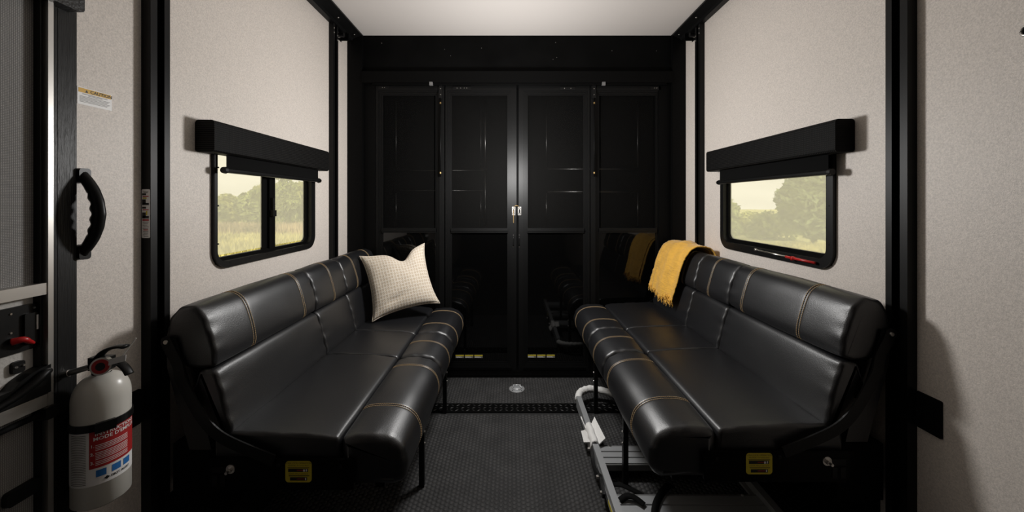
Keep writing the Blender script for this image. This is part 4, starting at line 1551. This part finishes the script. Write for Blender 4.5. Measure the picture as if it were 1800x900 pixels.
extinguisher()

# ================================================================== OUTSIDE: misty meadow and trees
GZ = -0.9
M_FIELD = mat('dry_meadow', (0.55, 0.53, 0.24), 0.95, spec=0.05, vary=(0.35, 0.35))
for nm, x0, x1, lb in (('meadow_ground', -90, -4, 'pale green meadow outside the two pane window'),
                       ('meadow_ground', 4, 90, 'pale green meadow outside the single pane window')):
    bm = NB()
    n = 24
    G = [[bm.verts.new((x0 + (x1 - x0) * i / n, -12 + 120 * j / n, GZ + 0.12 * mnoise.noise(Vector((i * .7, j * .7, x0))))) for j in range(n + 1)] for i in range(n + 1)]
    for i in range(n):
        for j in range(n): bm.faces.new((G[i][j], G[i + 1][j], G[i + 1][j + 1], G[i][j + 1]))
    o = build(nm, bm, M_FIELD, smooth=True)
    struct(o, lb, 'ground')

LEAFM = [mat('leaf_pale', (0.40, 0.41, 0.13), 0.8, spec=0.1, vary=(1.5, 0.5)), mat('leaf_green', (0.28, 0.32, 0.11), 0.8, spec=0.1, vary=(2.0, 0.6)),
         mat('leaf_dark', (0.19, 0.23, 0.10), 0.8, spec=0.1, vary=(2.4, 0.65))]
M_BARK = mat('bark', (0.10, 0.085, 0.06), 0.9, spec=0.1)
def leaf_cloud(blobs, count, size, rng):
    V, F = [], []
    tot = sum(b_[3] ** 2 for b_ in blobs)
    for (x, y, z, r, sq) in blobs:
        for k in range(max(10, int(count * r * r / tot))):
            d = rng.normal(size=3); d /= np.linalg.norm(d)
            rr = r * (0.55 + 0.45 * rng.random() ** 0.5)
            p = np.array((x, y, z)) + d * rr * np.array((1, 1, sq))
            a = rng.normal(size=3); a /= np.linalg.norm(a)
            c = np.cross(a, rng.normal(size=3)); c /= np.linalg.norm(c)
            s = size * (0.6 + 0.8 * rng.random())
            i = len(V)
            V += [p - a * s, p + c * s * 0.55, p + a * s, p - c * s * 0.55]
            F.append((i, i + 1, i + 2, i + 3))
    return V, F
def tree(name, x, y, h, w, m, label, cat, group, count=2600, leaf=0.10, seed=0, trunk=True, low=0.25):
    rng = np.random.default_rng(seed)
    t = thing(name, (x, y, GZ), label, cat, group)
    blobs = []
    nb = 9
    for k in range(nb):
        f = k / (nb - 1)
        zz = GZ + h * (low + (0.86 - low) * f)
        rad = w * 0.5 * (0.95 - 0.55 * abs(f - 0.35) - 0.25 * f)
        a = rng.uniform(0, 6.28)
        o = w * 0.20 * (1 - f * 0.5)
        blobs.append((x + o * math.cos(a), y + o * math.sin(a), zz, max(rad * rng.uniform(0.6, 0.85), 0.15), 0.8))
    V, F = leaf_cloud(blobs, count, leaf, rng)
    me = bpy.data.meshes.new('foliage')
    me.from_pydata([tuple(v) for v in V], [], F)
    tag(link_mesh('foliage', me, m, t), kind='stuff')
    bm = NB()
    cyl(bm, (x, y, GZ - 0.05), (x + 0.03 * w, y, GZ + h * 0.7), 0.035 * w + 0.02, 0.01 * w + 0.01, 8)
    build('trunk', bm, M_BARK, t, smooth=True)
rng = random.Random(21)
# hedge of trees beyond the left meadow
TL = [(-30.5, 33, 2.6, 4.6, 0), (-27.6, 34, 3.0, 4.6, 1), (-25.2, 33, 2.9, 4.2, 0), (-23.4, 34, 3.6, 3.6, 1), (-21.4, 33, 4.4, 4.2, 0), (-19.2, 32, 4.9, 3.6, 1), (-17.7, 32, 4.1, 3.6, 0), (-16.2, 33, 4.5, 3.8, 1), (-14.0, 33, 4.0, 4.0, 0)]
dirs = ['first', 'second', 'third', 'fourth', 'fifth', 'sixth', 'seventh', 'eighth', 'ninth']
for k, (x, y, h, w, mi) in enumerate(TL):
    yy = 30.5 if k % 2 else 36.0
    x, h, w, y = x * yy / y, 2.15 + (h - 2.15) * yy / y, min(w, 3.9) * yy / 33, yy
    tree('hedgerow_tree', x, y, h, w, LEAFM[mi], '%s misty tree from the left in the hedgerow seen through the two pane window' % dirs[k], 'tree', 'trees of the left hedgerow', 3200, 0.17, 100 + k, low=0.16)
TR = [(12.6, 22.0, 2.6, 2.2, 1), (15.7, 25.2, 1.5, 3.0, 0), (15.2, 22.0, 1.6, 2.7, 1), (19.4, 25.6, 1.6, 3.2, 0), (18.7, 22.0, 1.7, 2.7, 1)]
for k, (x, y, h, w, mi) in enumerate(TR):
    tree('bush', x, y, h, w, LEAFM[mi], '%s misty bush from the left seen through the single pane window' % dirs[k], 'bush', 'bushes beyond the right window', 2600, 0.12, 200 + k, low=0.12)
tree('field_tree', 15.0, 18.6, 5.0, 3.4, LEAFM[2], 'tall leafy tree filling the side of the single pane window', 'tree', None, 7000, 0.14, 300, low=0.22)
tree('field_tree', 19.9, 18.6, 4.6, 3.6, LEAFM[2], 'leafy tree standing behind the tall tree outside the single pane window', 'tree', None, 5000, 0.10, 301, low=0.20)

# the hedgerows go on beside the windows
for k, (x, y, h, w) in enumerate(((-33.5, 30.5, 2.8, 3.8), (-38.5, 30.5, 3.0, 3.8), (-39.5, 36.0, 3.0, 4.0), (-44.0, 30.5, 3.2, 3.8), (-9.5, 33.0, 4.0, 3.6))):
    tree('hedgerow_tree', x, y, h, w, LEAFM[k % 2], '%s misty hedgerow tree hidden by the wall beside the two pane window' % dirs[k], 'tree', 'trees of the left hedgerow', 2600, 0.17, 400 + k, low=0.16)
for k, (x, y, h, w) in enumerate(((9.4, 22.0, 1.8, 2.6), (6.5, 22.0, 1.7, 2.6), (23.5, 22.0, 2.0, 2.8), (26.8, 22.0, 2.2, 2.8))):
    tree('bush', x, y, h, w, LEAFM[k % 2], '%s misty bush hidden by the wall beside the single pane window' % dirs[k], 'bush', 'bushes beyond the right window', 2200, 0.12, 500 + k, low=0.12)

# tall grass and weeds
def grass(name, area, n, h, m, label, seed):
    rg = np.random.default_rng(seed)
    x = rg.uniform(area[0], area[1], n); y = rg.uniform(area[2], area[3], n)
    hh = h * rg.uniform(0.5, 1.2, n)
    a = rg.uniform(0, 6.28, n)
    wv = 0.05 + 0.05 * rg.random(n)
    lx, ly = rg.normal(0, 0.12, n), rg.normal(0, 0.12, n)
    V = np.stack([np.stack([x - wv * np.cos(a), y - wv * np.sin(a), np.full(n, GZ - 0.1)], 1),
                  np.stack([x + wv * np.cos(a), y + wv * np.sin(a), np.full(n, GZ - 0.1)], 1),
                  np.stack([x + lx, y + ly, GZ + hh], 1)], 1).reshape(-1, 3)
    F = np.arange(n * 3).reshape(-1, 3)
    me = bpy.data.meshes.new(name)
    me.from_pydata(V.tolist(), [], F.tolist())
    tag(link_mesh(name, me, m, None, bottom=True), label, 'grass', kind='stuff')
M_GRASS = mat('meadow_grass', (0.55, 0.50, 0.20), 0.9, spec=0.05, vary=(0.8, 0.5))
M_WEED = mat('meadow_weeds', (0.52, 0.40, 0.24), 0.9, spec=0.05, vary=(0.5, 0.6))
grass('meadow_grass', (-34, -7, 13, 23.6), 14000, 0.32, M_GRASS, 'pale grass of the meadow outside the two pane window', 5)
grass('meadow_weeds', (-34, -7, 24.4, 28.2), 7000, 0.70, M_WEED, 'tall dry weeds before the hedgerow outside the two pane window', 6)
grass('meadow_grass', (7, 26, 11.5, 17.0), 12000, 0.40, M_GRASS, 'tall pale grass outside the single pane window', 8)

# small fasteners and fine print stay joined: too small to be told apart one by one
for o in list(S.objects):
    if o.parent and o.type == 'MESH' and o.name.split('.')[0] in ('screw', 'bolt', 'rivet', 'hinge_bolt', 'small_print', 'red_print', 'yellow_mark',
            'picture', 'pictogram', 'pictogram_arrow', 'pictogram_mark', 'brass_ferrule', 'slotted_boss', 'lettering', 'keeper', 'gasket'):
        o['kind'] = 'stuff'
